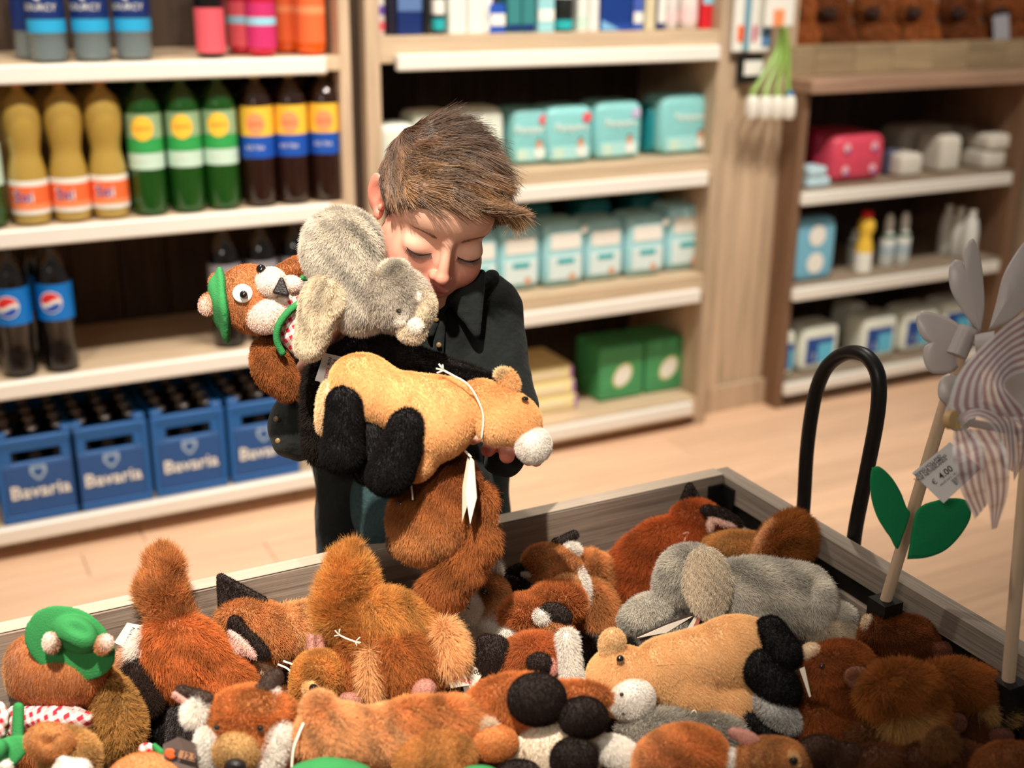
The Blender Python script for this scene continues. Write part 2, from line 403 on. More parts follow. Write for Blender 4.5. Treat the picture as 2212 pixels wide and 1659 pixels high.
def tone(c):
    c = np.array(c, float); g = c.mean(); return tuple((c*.82+g*.18)*np.array([.95, 1.0, .98])) if c[0] > c[2]*1.6 and c[0] > 90 and c[1] < c[0]*.73 else tuple(c)
class Toy:
    """a soft toy: an Empty at its base, parts grown from rounded shapes; sizes are in px at depth D"""
    def __init__(s, name, label, cat, D, x, y, group=None, pal=None, comb=(0, 0, 0)):
        s.D = D; s.fr = frame(D); s.o = Vector(W(x, y, D)); s.root = empty(name, s.o, label, cat, group); s.pal = pal; s.comb = comb; s.px = D/FPX; s.seed = int(x*7+y)
    def part(s, name, prims, n=0, length=16, comb=None, lay=.35, k=18, vox=None, pal=None, m=None, lump=0, lf=.05, label=None, blend=5, parent=None, rad=None, tuft=.5, jit=.26, cvar=.2, **kw):
        s.seed += 1; length = length*.8 if 10 < length <= 26 else length; pos = [p for p in prims if not p['neg']]
        big = max([max(p['r']) if p['t'] != 't' else 40 for p in pos]); vox = vox or max(2.2, min(5.5, big/11))
        v, q, cols = soft(prims, vox, k, lump, lf, s.seed, [tone(c) for c in (pal or s.pal or [(200, 110, 50)])], blend=blend)
        v = s.fr(v)-np.array(s.o); q = q[:, ::-1]
        me = mk(name, v, q, True, cols if m is None else None); me.materials.append(m if m is not None else (PELT if n else VELV))
        o = bpy.data.objects.new(name, me); COL.objects.link(o); o.parent = parent or s.root
        if label: o['label'] = label
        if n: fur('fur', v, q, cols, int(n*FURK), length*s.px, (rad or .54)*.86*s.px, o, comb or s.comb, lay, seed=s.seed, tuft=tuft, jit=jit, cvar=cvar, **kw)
        return o
    def bead(s, name, x, y, z, r, m, parent=None, ry=None):
        v, q, _ = soft([E(x, y, z, r, ry or r, r)], max(.8, r/6), 1); v = s.fr(v)-np.array(s.o)
        return link(name, mk(name, v, q[:, ::-1], True), m, parent or s.root)
    def tube(s, name, pts, r, m, parent=None):
        P = s.fr(np.array(pts, float))-np.array(s.o)
        if len(P) > 2:
            P = smooth_path(P)
        mb = MB().tube(P, r*s.px, 6); me = mb.mesh(name, True); return link(name, me, m, parent or s.root)
    def pt(s, *p): return s.fr(np.array([p], float))[0]
def smooth_path(P, n=5):
    P = np.array(P); Q = np.concatenate([[2*P[0]-P[1]], P, [2*P[-1]-P[-2]]]); out = []
    for i in range(1, len(Q)-2):
        for t in np.linspace(0, 1, n, endpoint=False):
            a, b, c, d = Q[i-1:i+3]; out.append(.5*((2*b)+(c-a)*t+(2*a-5*b+4*c-d)*t*t+(-a+3*b-3*c+d)*t**3))
    out.append(P[-1]); return out
# ================================================================ the setting
W_FLOOR = wood('oak_floor', (226, 188, 156), .86, 2.0, 0, .45, .05)
W_FRAME = wood('weathered_frame', (196, 172, 144), .66, 2.2, 2, .7, .2)
W_DARKV = wood('dark_back_board', (72, 55, 42), .5, 2.5, 2, .85, .3)
W_SHELF = wood('shelf_wood', (204, 180, 150), .78, 2.2, 0, .6, .15)
W_BINX = wood('bin_wood', (150, 134, 118), .55, 3.2, 0, .75, .6, 2.2)
W_BINY = wood('bin_wood_side', (150, 136, 122), .55, 3.2, 1, .75, .6, 2.2)
W_COUNT = wood('counter_wood', (176, 142, 118), .66, 2.4, 0, .6, .2)
W_DARKS = wood('side_panel_wood', (126, 96, 72), .6, 2.2, 2, .7, .2)
M_RAIL = mat('white_rail', (232, 230, 222), .35, noise=.02, scale=6)
M_BLACKM = mat('black_metal', (26, 24, 22), .42, .3, noise=.2, scale=60)

def pieces(parent, name, mname, spans, mm, bev=.0015):
    for s in spans:
        cx, cy, cz = (s[0]+s[1])/2, (s[2]+s[3])/2, (s[4]+s[5])/2
        mb = MB().box(s[0]-cx, s[1]-cx, s[2]-cy, s[3]-cy, s[4]-cz, s[5]-cz, bev)
        link(name, mb.mesh(name), mm, parent, Vector((cx, cy, cz))-wl(parent))

fl = MB().box(-2.2, 5.2, -0.6, 3.75, -.03, -.008).build('floor', mat('subfloor', (90, 70, 52), .8, noise=.2, scale=8)); fl['kind'] = 'structure'
r = random.Random(3); base = {}
for i in range(33):
    y0 = -0.6+i*.132; x = -2.2-r.uniform(0, 1.0)
    while x < 5.2:
        L = r.choice((1.2, 1.5, 1.8))
        if L not in base: base[L] = MB().box(-L/2+.001, L/2-.001, -.065, .065, -.008, 0, .0012).mesh('floor_plank'); base[L].materials.append(W_FLOOR)
        if x+L > -2.2 and not (y0 > 3.2): link('floor_plank', base[L], None, fl, (x+L/2, y0+.066, 0))
        x += L
wb = MB().box(-2.2, 5.2, 3.62, 3.72, 0, 2.9).build('wall_back', mat('plaster', (170, 150, 128), .9, noise=.08, scale=5)); wb['kind'] = 'structure'

# ---- shelving bays (all the fronts stand on one line, y = 3.0)
def bay(name, label, x0, x1, surf, rails, edge, pw=.04, top=1.75, front=3.02, back=3.46, rw=None):
    u = empty(name, (x0, front, 0), label, 'shelving unit', 'shelving units along the back wall')
    pieces(u, 'side_panel', '', [(x0-pw, x0, front, back, 0, top), (x1, x1+pw, front, back, 0, top)], W_FRAME)
    n = int(round((x1-x0)/.13)); st = (x1-x0)/n
    pieces(u, 'back_board', '', [(x0+i*st+.002, x0+(i+1)*st-.002, back-.02, back, 0, top) for i in range(n)], W_DARKV)
    pieces(u, 'shelf_board', '', [(x0, x1, front, back-.02, z-edge, z) for z in surf], W_SHELF)
    for z, (a, b) in zip(rails, rw or [(x0, x1)]*len(rails)):
        pieces(u, 'price_rail', '', [(a, b, 2.996, 3.019, z-.021, z+.021)], M_RAIL, .004)
    pieces(u, 'plinth', '', [(x0, x1, front+.05, front+.07, 0, surf[-1]-edge-.002)], W_FRAME)
    return u
RZ = (1.192, .820, .450, .070)
bay('shelving_unit', 'weathered wooden shelving unit holding bottled drinks and blue crates', -.75, 1.074, (1.212, .838, .466, .088), RZ, .036, pw=.030, rw=[(-.75, 1.032)]*4)
bay('shelving_unit', 'wooden shelving unit with nappy packs behind the child', 1.185, 2.262, (1.256, .884, .512, .098), RZ, .066,
    rw=[(1.224, 2.252), (1.20, 2.238), (1.20, 2.238), (1.20, 2.236)])
t1 = MB().box(1.106, 1.143, 3.06, 3.1, 0, 1.75).build('gap_shade_1', W_DARKV); t1['kind'] = 'structure'  # dark strip standing in for the shade in the gap between the units
# the wide post between the two fittings, made of upright planks
post = empty('wooden_post', (2.32, 3.12, 0), 'wide pale plank post between nappy shelves and the low fitting, hung with brushes', 'post')
pieces(post, 'plank', '', [(2.306, 2.40, 3.09, 3.13, 0, 1.75), (2.402, 2.52, 3.11, 3.15, 0, 1.75), (2.522, 2.63, 3.11, 3.15, 0, 1.75)], W_FRAME)
pieces(post, 'skirting', '', [(2.306, 2.63, 3.085, 3.108, 0, .09)], W_FRAME)
# right-hand low fitting
ru = empty('low_shelving_unit', (2.62, 3.02, 0), 'low brown shelving unit with tissue and cleaning bottles under a plank counter', 'shelving unit', 'shelving units along the back wall')
XR0, XR1 = 2.63, 3.60
pieces(ru, 'side_panel', '', [(XR0-.03, XR0, 3.02, 3.5, 0, 1.06), (XR1, XR1+.05, 3.02, 3.5, 0, 1.06)], W_DARKS)
n = 8; st = (XR1-XR0)/n
pieces(ru, 'back_board', '', [(XR0+i*st+.002, XR0+(i+1)*st-.002, 3.48, 3.5, 0, 1.06) for i in range(n)], W_DARKV)
pieces(ru, 'shelf_board', '', [(XR0, XR1, 3.02, 3.48, z-.03, z) for z in (.748, .43, .095)], wood('grey_shelf_wood', (160, 142, 122), .6, 2.2, 0, .7, .2))
for z in (.725, .405, .072): pieces(ru, 'price_rail', '', [(XR0-.012, XR1-.03, 2.996, 3.019, z-.02, z+.02)], M_RAIL, .004)
pieces(ru, 'counter_board', '', [(XR0-.03, 4.4, 2.98, 3.10, 1.06, 1.10), (XR0-.03, 4.4, 3.10, 3.55, 1.06, 1.10)], W_COUNT, .003)
tray = empty('wooden_tray', (3.1, 3.12, 1.10), 'wooden tray of short grey boards on the counter, full of dark plush', 'tray')
xx = 2.56; r = random.Random(5); sp = []
while xx < 4.3:
    L = r.uniform(.09, .19); sp.append((xx+.002, xx+L, 3.11, 3.13, 1.101, 1.196)); xx += L
pieces(tray, 'front_board', '', sp, wood('tray_wood', (168, 146, 112), .62, 2.2, 0, .7, .2))
pieces(tray, 'bottom_board', '', [(2.56, 4.3, 3.132, 3.5, 1.101, 1.115)], W_DARKS)
pieces(tray, 'back_board', '', [(2.56, 4.3, 3.5, 3.52, 1.101, 1.3)], W_DARKS)
# neighbour post at the far right with goods on it
pieces(ru, 'upright', '', [(3.70, 3.76, 3.0, 3.5, 0, 1.06)], W_FRAME)

# ---------------------------------------------------------------- the bin
BX1, BY1, BZ = 1.032, 1.292, .76; BX0, BY0 = -.62, .42
bn = empty('toy_bin', (.2, .85, 0), 'large grey weathered wooden bin heaped with plush animals', 'bin')
for k, z1 in enumerate((BZ, BZ-.125, BZ-.25, BZ-.375)):
    pieces(bn, 'far_board', '', [(BX0, BX1-.024, BY1-.024, BY1, z1-.118, z1)], W_BINX, .002)
    pieces(bn, 'near_board', '', [(BX0, BX1-.024, BY0, BY0+.024, z1-.118, z1)], W_BINX, .002)
for k, (z1, hh) in enumerate(((BZ, .037), (BZ-.062, .042), (BZ-.106, .042), (BZ-.150, .10), (BZ-.252, .10), (BZ-.354, .10))):
    pieces(bn, 'side_board', '', [(BX1-.024, BX1, BY0, BY1, z1-hh, z1), (BX0-.024, BX0, BY0, BY1, z1-hh, z1)], W_BINY, .002)
pieces(bn, 'steel_bar', '', [(BX1-.020, BX1-.004, BY0+.01, BY1-.026, BZ-.0615, BZ-.0375), (BX0-.016, BX0-.004, BY0+.01, BY1-.026, BZ-.0615, BZ-.0375)], M_BLACKM, .001)
pieces(bn, 'bottom_board', '', [(BX0, BX1, BY0+i*.145, BY0+i*.145+.142, .30, .318) for i in range(6)], W_BINX, .002)
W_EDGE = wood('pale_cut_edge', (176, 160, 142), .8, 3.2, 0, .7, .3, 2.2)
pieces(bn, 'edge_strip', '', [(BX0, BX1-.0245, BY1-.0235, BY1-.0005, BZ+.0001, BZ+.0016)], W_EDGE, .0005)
mb = MB().box(BX1-.052, BX1-.0245, BY1-.028, BY1-.0245, BZ-.14, BZ-.012).box(BX1-.028, BX1-.0245, BY1-.052, BY1-.028, BZ-.14, BZ-.012)
child_mb(mb, 'corner_bracket', M_BLACKM, bn)
for x, y in ((BX0+.03, BY0+.03), (BX1-.06, BY0+.03), (BX0+.03, BY1-.06), (BX1-.06, BY1-.06)):
    pieces(bn, 'leg', '', [(x, x+.03, y, y+.03, 0, BZ-.15)], M_BLACKM, .002)
for px, py in ((1913, 1298), (2178, 1472)):
    q = on(px, py, 0, BX1-.068)
    mb = MB().box(q[0]-.014, q[0]+.014, q[1]-.014, q[1]+.014, q[2]-.14, q[2]+.002).box(q[0], BX1-.0245, q[1]-.014, q[1]+.014, q[2]-.1, q[2]-.03)
    child_mb(mb, 'stick_holder', M_BLACKM, bn)
# black hoop on the outside of the bin
hp = [(1728, 1150), (1736, 1090), (1742, 985), (1752, 900), (1766, 835), (1790, 788), (1828, 763), (1868, 768), (1893, 800), (1899, 845), (1893, 910), (1876, 1000), (1850, 1130), (1842, 1190)]
pts = smooth_path([on(a, b, 0, BX1+.012) for a, b in hp])
hd = empty('metal_hoop', pts[0], 'black round-bar metal hoop standing up from the bin side', 'handle')
child_mb(MB().tube(pts, .0095, 12), 'bar', M_BLACKM, hd, True)
pieces(hd, 'mount_plate', '', [(BX1+.001, BX1+.006, pts[-1][1]-.03, pts[0][1]+.03, .60, .70)], M_BLACKM, .001)
# ================================================================ goods on the shelves
G = lambda n, c, **k: mat(n, c, **k)
LAB = lambda n, c: mat('label_'+n, c, .45)
def bottle(name, label, cat, group, x, y, z, prof, body, bands=(), writing=(), cap=None, capz=.3, capr=.014, caph=.02, yaw=0, neck=None, sy=1):
    """prof [(r, h)], bands [(h0, h1, r, mat, name)], writing [(string, h, size, mat, r)]"""
    o = empty(name, (x, y, z), label, cat, group)
    me = MB().lathe(prof, n=24, sy=sy).mesh('body'); sharp(me, 50); link('body', me, body, o)
    if cap:
        me = MB().lathe([(capr, 0), (capr*1.02, caph*.15), (capr*1.02, caph*.9), (capr*.9, caph)], z=capz, n=16).mesh('cap'); sharp(me); link('cap', me, cap, o)
    for h0, h1, rr, mm, nm in bands:
        me = MB().lathe([(rr-.002, h0), (rr, h0+.001), (rr, h1-.001), (rr-.002, h1)], n=28, sy=sy).mesh(nm); sharp(me); link(nm, me, mm, o)
    if writing:
        for s, h, size, mm, rr in writing:
            mb = MB(); text_cyl(mb, s, 0, 0, h, rr+.0006, -math.pi/2-.45+yaw, size) if sy == 1 else text(mb, s, (0, -rr-.001, h), (1, 0, 0), (0, 0, 1), size)
            link('lettering', mb.mesh('lettering'), mm, o)
    return o
def bent(o, name, h, r0, ang, lo, hi, x0, x1, m, lift=.0004, n=14):
    """patch bent on the bottle side: between the curves lo(x) and hi(x)"""
    a = -math.pi/2-.45+ang; P = []
    for x in np.linspace(x0, x1, n):
        l, u = lo(x), hi(x)
        for y in (min(l, u), u): P.append(((r0+lift)*math.cos(a+x/r0), (r0+lift)*math.sin(a+x/r0), h+y))
    return link(name, mk(name, np.array(P), [(2*i, 2*i+2, 2*i+3, 2*i+1) for i in range(n-1)], True), m, o)
def disc_on(o, name, h, r0, ang, rad, m, squash=1.0, sx=0):
    f = lambda x: squash*math.sqrt(max(0, rad*rad-x*x))
    return bent(o, name, h, r0, ang, lambda x: -f(x), f, -rad, rad, m, n=18)
def P15(s=1.0, w=.043):    # plain 1.5 litre shape
    return [(w*.6, 0), (w*.92, .006), (w, .02), (w, .20), (w, .225), (w*.93, .25), (w*.68, .28), (w*.36, .305), (.013, .315), (.013, .33)]
WATER = mat('clear_pet', (200, 222, 226), .06, trans=.75, ior=1.33); ORJ = mat('orange_drink', (178, 148, 70), .16, coat=1.0, noise=.04, scale=8)
GRN = mat('green_pet', (34, 92, 28), .14, trans=.35, coat=1.0, ior=1.35); TEA = mat('dark_tea', (40, 20, 14), .14, coat=1.0); COLA = mat('cola', (14, 9, 8), .14, coat=1.0)
REDP = mat('red_drink', (190, 25, 50), .1, coat=.5); ORGP = mat('orange_syrup', (225, 90, 20), .12, coat=.5)
CW = mat('cap_white', (230, 230, 225), .4); CR_ = mat('cap_red', (205, 40, 22), .4); CG = mat('cap_green', (30, 120, 50), .4); CYl = mat('cap_yellow', (225, 190, 30), .4); CK = mat('cap_black', (18, 18, 20), .4)
navy = LAB('navy', (16, 44, 106)); cyan = LAB('cyan', (42, 164, 214)); white = LAB('white', (236, 236, 228)); red = LAB('red', (214, 42, 48)); orange = LAB('orange', (240, 110, 60))
pink = LAB('pink', (226, 92, 104)); blue = LAB('blue', (24, 80, 176)); yellow = LAB('yellow', (246, 196, 66)); teal = LAB('teal', (36, 170, 176)); pepsi = LAB('drink_blue', (0, 112, 198)); green = LAB('green', (50, 160, 80))
peach = LAB('peach', (246, 150, 100)); mag = LAB('magenta', (200, 50, 110)); ltblue = LAB('light_blue', (150, 212, 232)); greyl = LAB('grey', (150, 150, 160)); dkteal = LAB('dark_teal', (30, 92, 102)); black = LAB('black', (18, 20, 20)); cream = LAB('cream', (236, 222, 190)); lgreen = LAB('pale_green', (196, 224, 206))
ORD = ('first', 'second', 'third', 'fourth', 'fifth', 'sixth')
YF = 3.075
# top shelf, left: still water, dark pink bottle, red and orange drinks
wprof = [(.03, 0), (.040, .006), (.042, .03), (.040, .06), (.0425, .065), (.0425, .16), (.040, .17), (.042, .2), (.038, .235), (.02, .28), (.013, .295), (.013, .31)]
for i, px in enumerate((105, 200, 290)):
    o = bottle('water_bottle', 'clear water bottle with navy and sky-blue label, %s from the shelf start' % ORD[i], 'bottle', 'water bottles on the top shelf', XS(px, 100, YF), YF, 1.213, wprof, WATER,
           [(.066, .096, .0432, cyan, 'label'), (.096, .158, .0432, navy, 'label')], [('SOURCY', .122, .021, white, .0434)], CW, .31)
    disc_on(o, 'emblem', .146, .0434, 0, .008, white)
bottle('water_bottle', 'dark-labelled water bottle set back behind the first clear water bottle', 'bottle', 'water bottles on the top shelf', XS(72, 100, 3.17), 3.17, 1.213, wprof, WATER, [(.066, .158, .0432, navy, 'label')], (), CW, .31)
bottle('drink_bottle', 'black bottle with a plain salmon pink label', 'bottle', 'bottles on the top shelf', XS(456, 100, YF), YF, 1.213, P15(w=.036), COLA, [(.012, .118, .0364, pink, 'label')], [], CK, .33)
for i, (px, y) in enumerate(((525, 3.15), (566, YF))):
    bottle('drink_bottle', ('red fruit drink bottle set back, half hidden behind its twin', 'red fruit drink bottle with pink label beside the salmon one')[i], 'bottle', 'bottles on the top shelf', XS(px, 100, y), y, 1.213, P15(w=.037), REDP,
           [(.02, .13, .0374, mag if i else pink, 'label'), (.075, .095, .0378, ltblue, 'label_band')], [], CR_, .33)
for i, (px, y) in enumerate(((622, 3.15), (672, YF))):
    bottle('drink_bottle', ('orange drink bottle set back behind its twin', 'orange drink bottle nearest the shelf end by the frame')[i], 'bottle', 'bottles on the top shelf', XS(px, 100, y), y, 1.213, P15(w=.037), ORGP,
           [(.03, .14, .0374, orange, 'label'), (.1, .12, .0377, peach, 'label_band')], [], CW, .33)
# second shelf, left
sprof = [(.026, 0), (.040, .005), (.044, .02), (.0445, .10), (.0435, .125), (.037, .155), (.035, .17), (.038, .19), (.044, .225), (.0445, .25), (.0425, .272), (.034, .292), (.019, .306), (.014, .312), (.013, .325)]
for i, px in enumerate((62, 151, 236)):
    o = bottle('soda_bottle', '%s orange soda bottle with red cap, counted from the shelf start' % ORD[i], 'bottle', 'orange soda bottles', XS(px, 400, YF), YF, .839, sprof, ORJ,
           [(.028, .108, .0452, white, 'label'), (.038, .096, .0455, orange, 'label_panel'), (.04, .052, .0457, peach, 'label_band')], [('Sisi', .07, .041, white, .0459)], CR_, .322)
    mb = MB(); text_cyl(mb, 'Sisi', 0, 0, .0705, .0471, -math.pi/2-.45, .034); link('lettering', mb.mesh('lettering'), blue, o)
lprof = [(.026, 0), (.040, .005), (.0425, .02), (.042, .19), (.0425, .258), (.040, .276), (.030, .294), (.018, .306), (.013, .312), (.013, .325)]
for i, px in enumerate((322, 405, 482)):
    o = bottle('iced_tea_bottle', '%s green iced tea bottle, counted from the orange sodas' % ORD[i], 'bottle', 'green iced tea bottles', XS(px, 400, YF), YF, .839, lprof, GRN, [(.115, .155, .0429, lgreen, 'label'), (.155, .19, .0431, green, 'label_band'), (.19, .25, .0429, mat('label_frost', (170, 205, 160), .3, alpha=.75), 'label_top')],
           [('green', .142, .014, white, .0433)], CG, .322)
    disc_on(o, 'sun_patch', .215, .0431, .15, .028, yellow, 1.05)
    mb = MB(); text_cyl(mb, 'Lipton', 0, 0, .216, .0438, -math.pi/2-.3, .016); link('lettering', mb.mesh('lettering'), red, o)
for i, px in enumerate((562, 634, 706)):
    o = bottle('iced_tea_bottle', 'dark iced tea bottle with blue and yellow label, %s from the green ones' % ORD[i], 'bottle', 'dark iced tea bottles', XS(px, 400, YF), YF, .839, lprof, TEA, [(.125, .18, .0429, blue, 'label'), (.18, .255, .0429, yellow, 'label_top')],
           [('ICE TEA', .152, .014, white, .0433)], CYl, .322)
    disc_on(o, 'sun_patch', .212, .0431, .1, .024, peach, 1.1)
    mb = MB(); text_cyl(mb, 'Lipton', 0, 0, .212, .0438, -math.pi/2-.35, .015); link('lettering', mb.mesh('lettering'), red, o)
bottle('soda_bottle', 'green bottle at the very start of the second drinks shelf', 'bottle', None, XS(-32, 400, YF), YF, .839, P15(w=.042), GRN, [(.1, .2, .0425, lgreen, 'label')], [], CG, .33)
for i, px in enumerate((40, 125, 210, 300, 380, 460, 540, 615, 690)):   # the row behind
    k = i//3; bottle('bottle', '%s bottle in the second row behind the %s, from shelf start' % (ORD[i % 3], ('orange sodas', 'green iced teas', 'dark iced teas')[k]), 'bottle', 'bottles in the second row', XS(px, 380, 3.18), 3.18, .839, (sprof, lprof, lprof)[k], (ORJ, GRN, TEA)[k], (), (), (CR_, CG, CYl)[k], .322)
# third shelf, left: cola
cprof = [(.028, 0), (.041, .006), (.042, .03), (.039, .06), (.037, .09), (.042, .135), (.0425, .22), (.041, .245), (.034, .27), (.02, .295), (.013, .31), (.013, .325)]
def swirl(o, h, r0):
    disc_on(o, 'logo_disc', h, r0, .1, .027, white); R = .0243; c = lambda x: math.sqrt(max(0, R*R-x*x)); wv = lambda x: .004*math.sin(x/R*3.0)+.10*x
    bent(o, 'logo_red', h, r0, .1, lambda x: max(wv(x)+.003, -c(x)), c, -R, R, red, .0009, 22)
    bent(o, 'logo_blue', h, r0, .1, lambda x: -c(x), lambda x: max(min(wv(x)-.007, c(x)), -c(x)), -R, R, blue, .0009, 22)
for i, px in enumerate((32, 125)):
    o = bottle('cola_bottle', ('cola bottle with blue label and round emblem, cut by the shelf start', 'cola bottle with blue label and round emblem beside the bare shelf')[i], 'bottle', 'cola bottles', XS(px, 700, YF), YF, .467, cprof, COLA, [(.135, .226, .0432, pepsi, 'label')], (), CK, .322)
    swirl(o, .182, .0435)
for i, (px, y) in enumerate(((0, 3.19), (92, 3.19))):
    bottle('cola_bottle', 'cola bottle standing behind the %s blue-labelled one' % ORD[i], 'bottle', 'cola bottles', XS(px, 700, y), y, .467, cprof, COLA, [(.135, .226, .0432, pepsi, 'label')], (), CK, .322)
for i, px in enumerate((487, 566, 640, 708)):
    o = bottle('cola_bottle', '%s black cola bottle with grey label, counted from the bare shelf' % ORD[i], 'bottle', 'grey-labelled cola bottles', XS(px, 600, 3.09), 3.09, .467, cprof, COLA, [(.135, .226, .0432, greyl, 'label')], (), CK, .322)
    disc_on(o, 'emblem', .185, .0434, .2, .017, pink)
# crates
M_CR = mat('crate_blue', (12, 92, 162), .4, noise=.05, scale=5); M_CRD = mat('crate_panel', (26, 78, 140), .45); M_BB = mat('brown_glass', (26, 16, 10), .12, coat=.5); M_CC = mat('crown_cap', (150, 150, 150), .35, .6)
bmesh_b = MB().lathe([(.026, 0), (.030, .004), (.030, .12), (.026, .145), (.014, .175), (.0125, .215), (.0135, .222)], n=14).mesh('beer_bottle'); sharp(bmesh_b, 50); bmesh_b.materials.append(M_BB)
bmesh_c = MB().lathe([(.0145, 0), (.0145, .004), (.012, .007)], z=.222, n=12).mesh('crown_cap'); bmesh_c.materials.append(M_CC)
def emblem_pts(s): return [(-s, s), (s, s), (s*1.05, 0), (s*.5, -s*.8), (0, -s*1.15), (-s*.5, -s*.8), (-s*1.05, 0)]
cx0 = [XS(a, 1000, 3.03) for a in (-8, 158, 334, 500)]; cw = .187
CRN = ('at the shelf start', 'second from the shelf start', 'third from the shelf start', 'half hidden behind the child\'s sleeve')
for i, x in enumerate(cx0):
    o = empty('bottle_crate', (x, 3.03, .089), 'blue beer crate with white lettering, %s' % CRN[i], 'crate', 'blue beer crates on the bottom shelf')
    H, Dp = .225, .30; mb = MB()
    def grid(mb, y0, y1, xa, xb):    # wall with a hand hole
        mb.box(xa, xb, y0, y1, 0, .158, .002).box(xa, xb, y0, y1, .190, H, .002).box(xa, xa+.034, y0, y1, .158, .190).box(xb-.034, xb, y0, y1, .158, .190)
    grid(mb, 0, .012, 0, cw); grid(mb, Dp-.012, Dp, 0, cw); mb.box(0, .012, .012, Dp-.012, 0, H, .002).box(cw-.012, cw, .012, Dp-.012, 0, H, .002).box(0, cw, 0, Dp, 0, .01)
    for xx in (0, cw-.03): mb.box(xx, xx+.03, 0, .028, H-.004, H+.016, .003)
    mb.box(-.002, cw+.002, -.004, 0, 0, .018, .001).box(-.002, cw+.002, -.004, 0, H-.016, H, .001).box(-.002, .010, -.004, 0, .018, H-.016).box(cw-.010, cw+.002, -.004, 0, .018, H-.016)
    link('body', mb.mesh('body'), M_CR, o)
    link('front_panel', MB().box(.012, cw-.012, -.002, .0005, .020, .152, .0008).mesh('front_panel'), M_CRD, o)
    mb = MB(); text(mb, 'Bavaria', (cw/2, -.0045, .080), (1, 0, 0), (0, 0, 1), .050, .03); link('lettering', mb.mesh('lettering'), white, o)
    mb = MB().add([(cw/2+a, -.003, .129+b) for a, b in emblem_pts(.019)], [tuple(range(7))]); link('emblem', mb.mesh('emblem'), LAB('emblem_blue', (150, 178, 205)), o)
    mb = MB().add([(cw/2+a*.6, -.0036, .129+b*.6) for a, b in emblem_pts(.019)], [tuple(range(7))]); link('emblem_centre', mb.mesh('emblem_centre'), M_CRD, o)
    for r_ in range(4):
        for c_ in range(3):
            b = empty('beer_bottle', (x+.032+c_*.0615, 3.03+.036+r_*.069, .10), 'capped brown beer bottle in the %s crate, %s row back, %s across' % (('first', 'second', 'third', 'fourth')[i], ORD[r_], ORD[c_]), 'bottle', 'beer bottles in the crates')
            link('glass', bmesh_b, None, b); link('crown_cap', bmesh_c, None, b)

# ---- soft and boxed packs
def pack(name, label, cat, group, x0, x1, y, z, h, d, m, panels=(), soft_=.012, words=(), puff=True):
    """a filled pack, edges rounded; panels (x fraction 0-1, x1, z0, z1, mat, name)"""
    o = empty(name, ((x0+x1)/2, y, z), label, cat, group); w_ = x1-x0; n = 12
    v = []; f = []; s_ = 5.0 if puff else 14.0
    u = np.linspace(-1, 1, n); q = []
    prims_v, prims_f = [], []
    # superellipsoid-like box
    A = np.linspace(-math.pi/2, math.pi/2, 15); B = np.linspace(-math.pi, math.pi, 33)[:-1]; e = .32 if puff else .12
    sg = lambda t, p: np.sign(t)*np.abs(t)**p
    for a in A:
        for b in B: prims_v.append((w_/2*sg(math.cos(a), e)*sg(math.cos(b), e), d/2+d/2*sg(math.cos(a), e)*sg(math.sin(b), e), h/2+h/2*sg(math.sin(a), e)))
    for i in range(14):
        for j in range(32): k = (j+1) % 32; prims_f.append((i*32+j, i*32+k, (i+1)*32+k, (i+1)*32+j))
    me = mk('wrapper', np.array(prims_v), prims_f, True); me.validate(); bm_fix(me); link('wrapper', me, m, o)
    for ip, (a, b, c, dd, mm, nm) in enumerate(panels):
        mb = MB().box(-w_/2+a*w_, -w_/2+b*w_, -.0012-.0008*ip, .01, c*h, dd*h, .0008); link(nm, mb.mesh(nm), mm, o)
    for s, a, c, size, mm in words:
        mb = MB(); text(mb, s, (-w_/2+a*w_, -.0036, c*h), (1, 0, 0), (0, 0, 1), size, .02); link('lettering', mb.mesh('lettering'), mm, o)
    return o
def disc_pack(o, x, z, r_, m, name='patch', y=-.0020):
    n = 20; link(name, mk(name, np.array([(x+r_*math.cos(2*math.pi*i/n), y, z+r_*math.sin(2*math.pi*i/n)) for i in range(n)]), [tuple(range(n))[::-1]]), m, o)
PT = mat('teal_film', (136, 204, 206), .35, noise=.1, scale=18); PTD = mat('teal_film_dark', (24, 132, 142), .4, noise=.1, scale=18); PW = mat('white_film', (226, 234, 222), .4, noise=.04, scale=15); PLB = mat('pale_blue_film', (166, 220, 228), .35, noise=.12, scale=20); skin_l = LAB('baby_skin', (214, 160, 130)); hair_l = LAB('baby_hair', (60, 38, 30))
def nappy(i, x0, x1, h, y=YF):
    o = pack('nappy_pack', 'teal nappy pack with white cloud lettering, %s of four from the child' % ORD[i], 'pack', 'teal nappy packs', x0, x1, y, .885, h, .13, (PT, PT, PT, PT)[i], [(.10, .9, .08, .30, LAB('pack_mist', (170, 220, 218)), 'picture_band')], words=[('Pampers', .5, .64, .031, white)])
    w_ = x1-x0; disc_pack(o, w_*.22, .035, .017, white, 'baby_shirt', -.0035); disc_pack(o, w_*.2, .058, .011, skin_l, 'baby_face', -.0042); disc_pack(o, w_*.2, .066, .009, hair_l, 'baby_hair', -.0039)
    disc_pack(o, -w_*.25, .032, .018, lgreen, 'badge', -.003); disc_pack(o, w_*.32, h*.8, .015, pink if i < 2 else LAB('lilac', (200, 190, 226)), 'badge', -.003)
for i, (a, b, h) in enumerate(((1120, 1200, .160), (1186, 1290, .164), (1292, 1395, .170), (1432, 1552, .180))):
    nappy(i, XS(a, 300), XS(b, 300), h, YF if i else YF+.02)
o = pack('nappy_pack', 'dark teal side of a nappy pack wedged before the last one', 'pack', 'teal nappy packs', XS(1398, 300, 3.11), XS(1430, 300, 3.11), 3.11, .885, .15, .2, PTD)
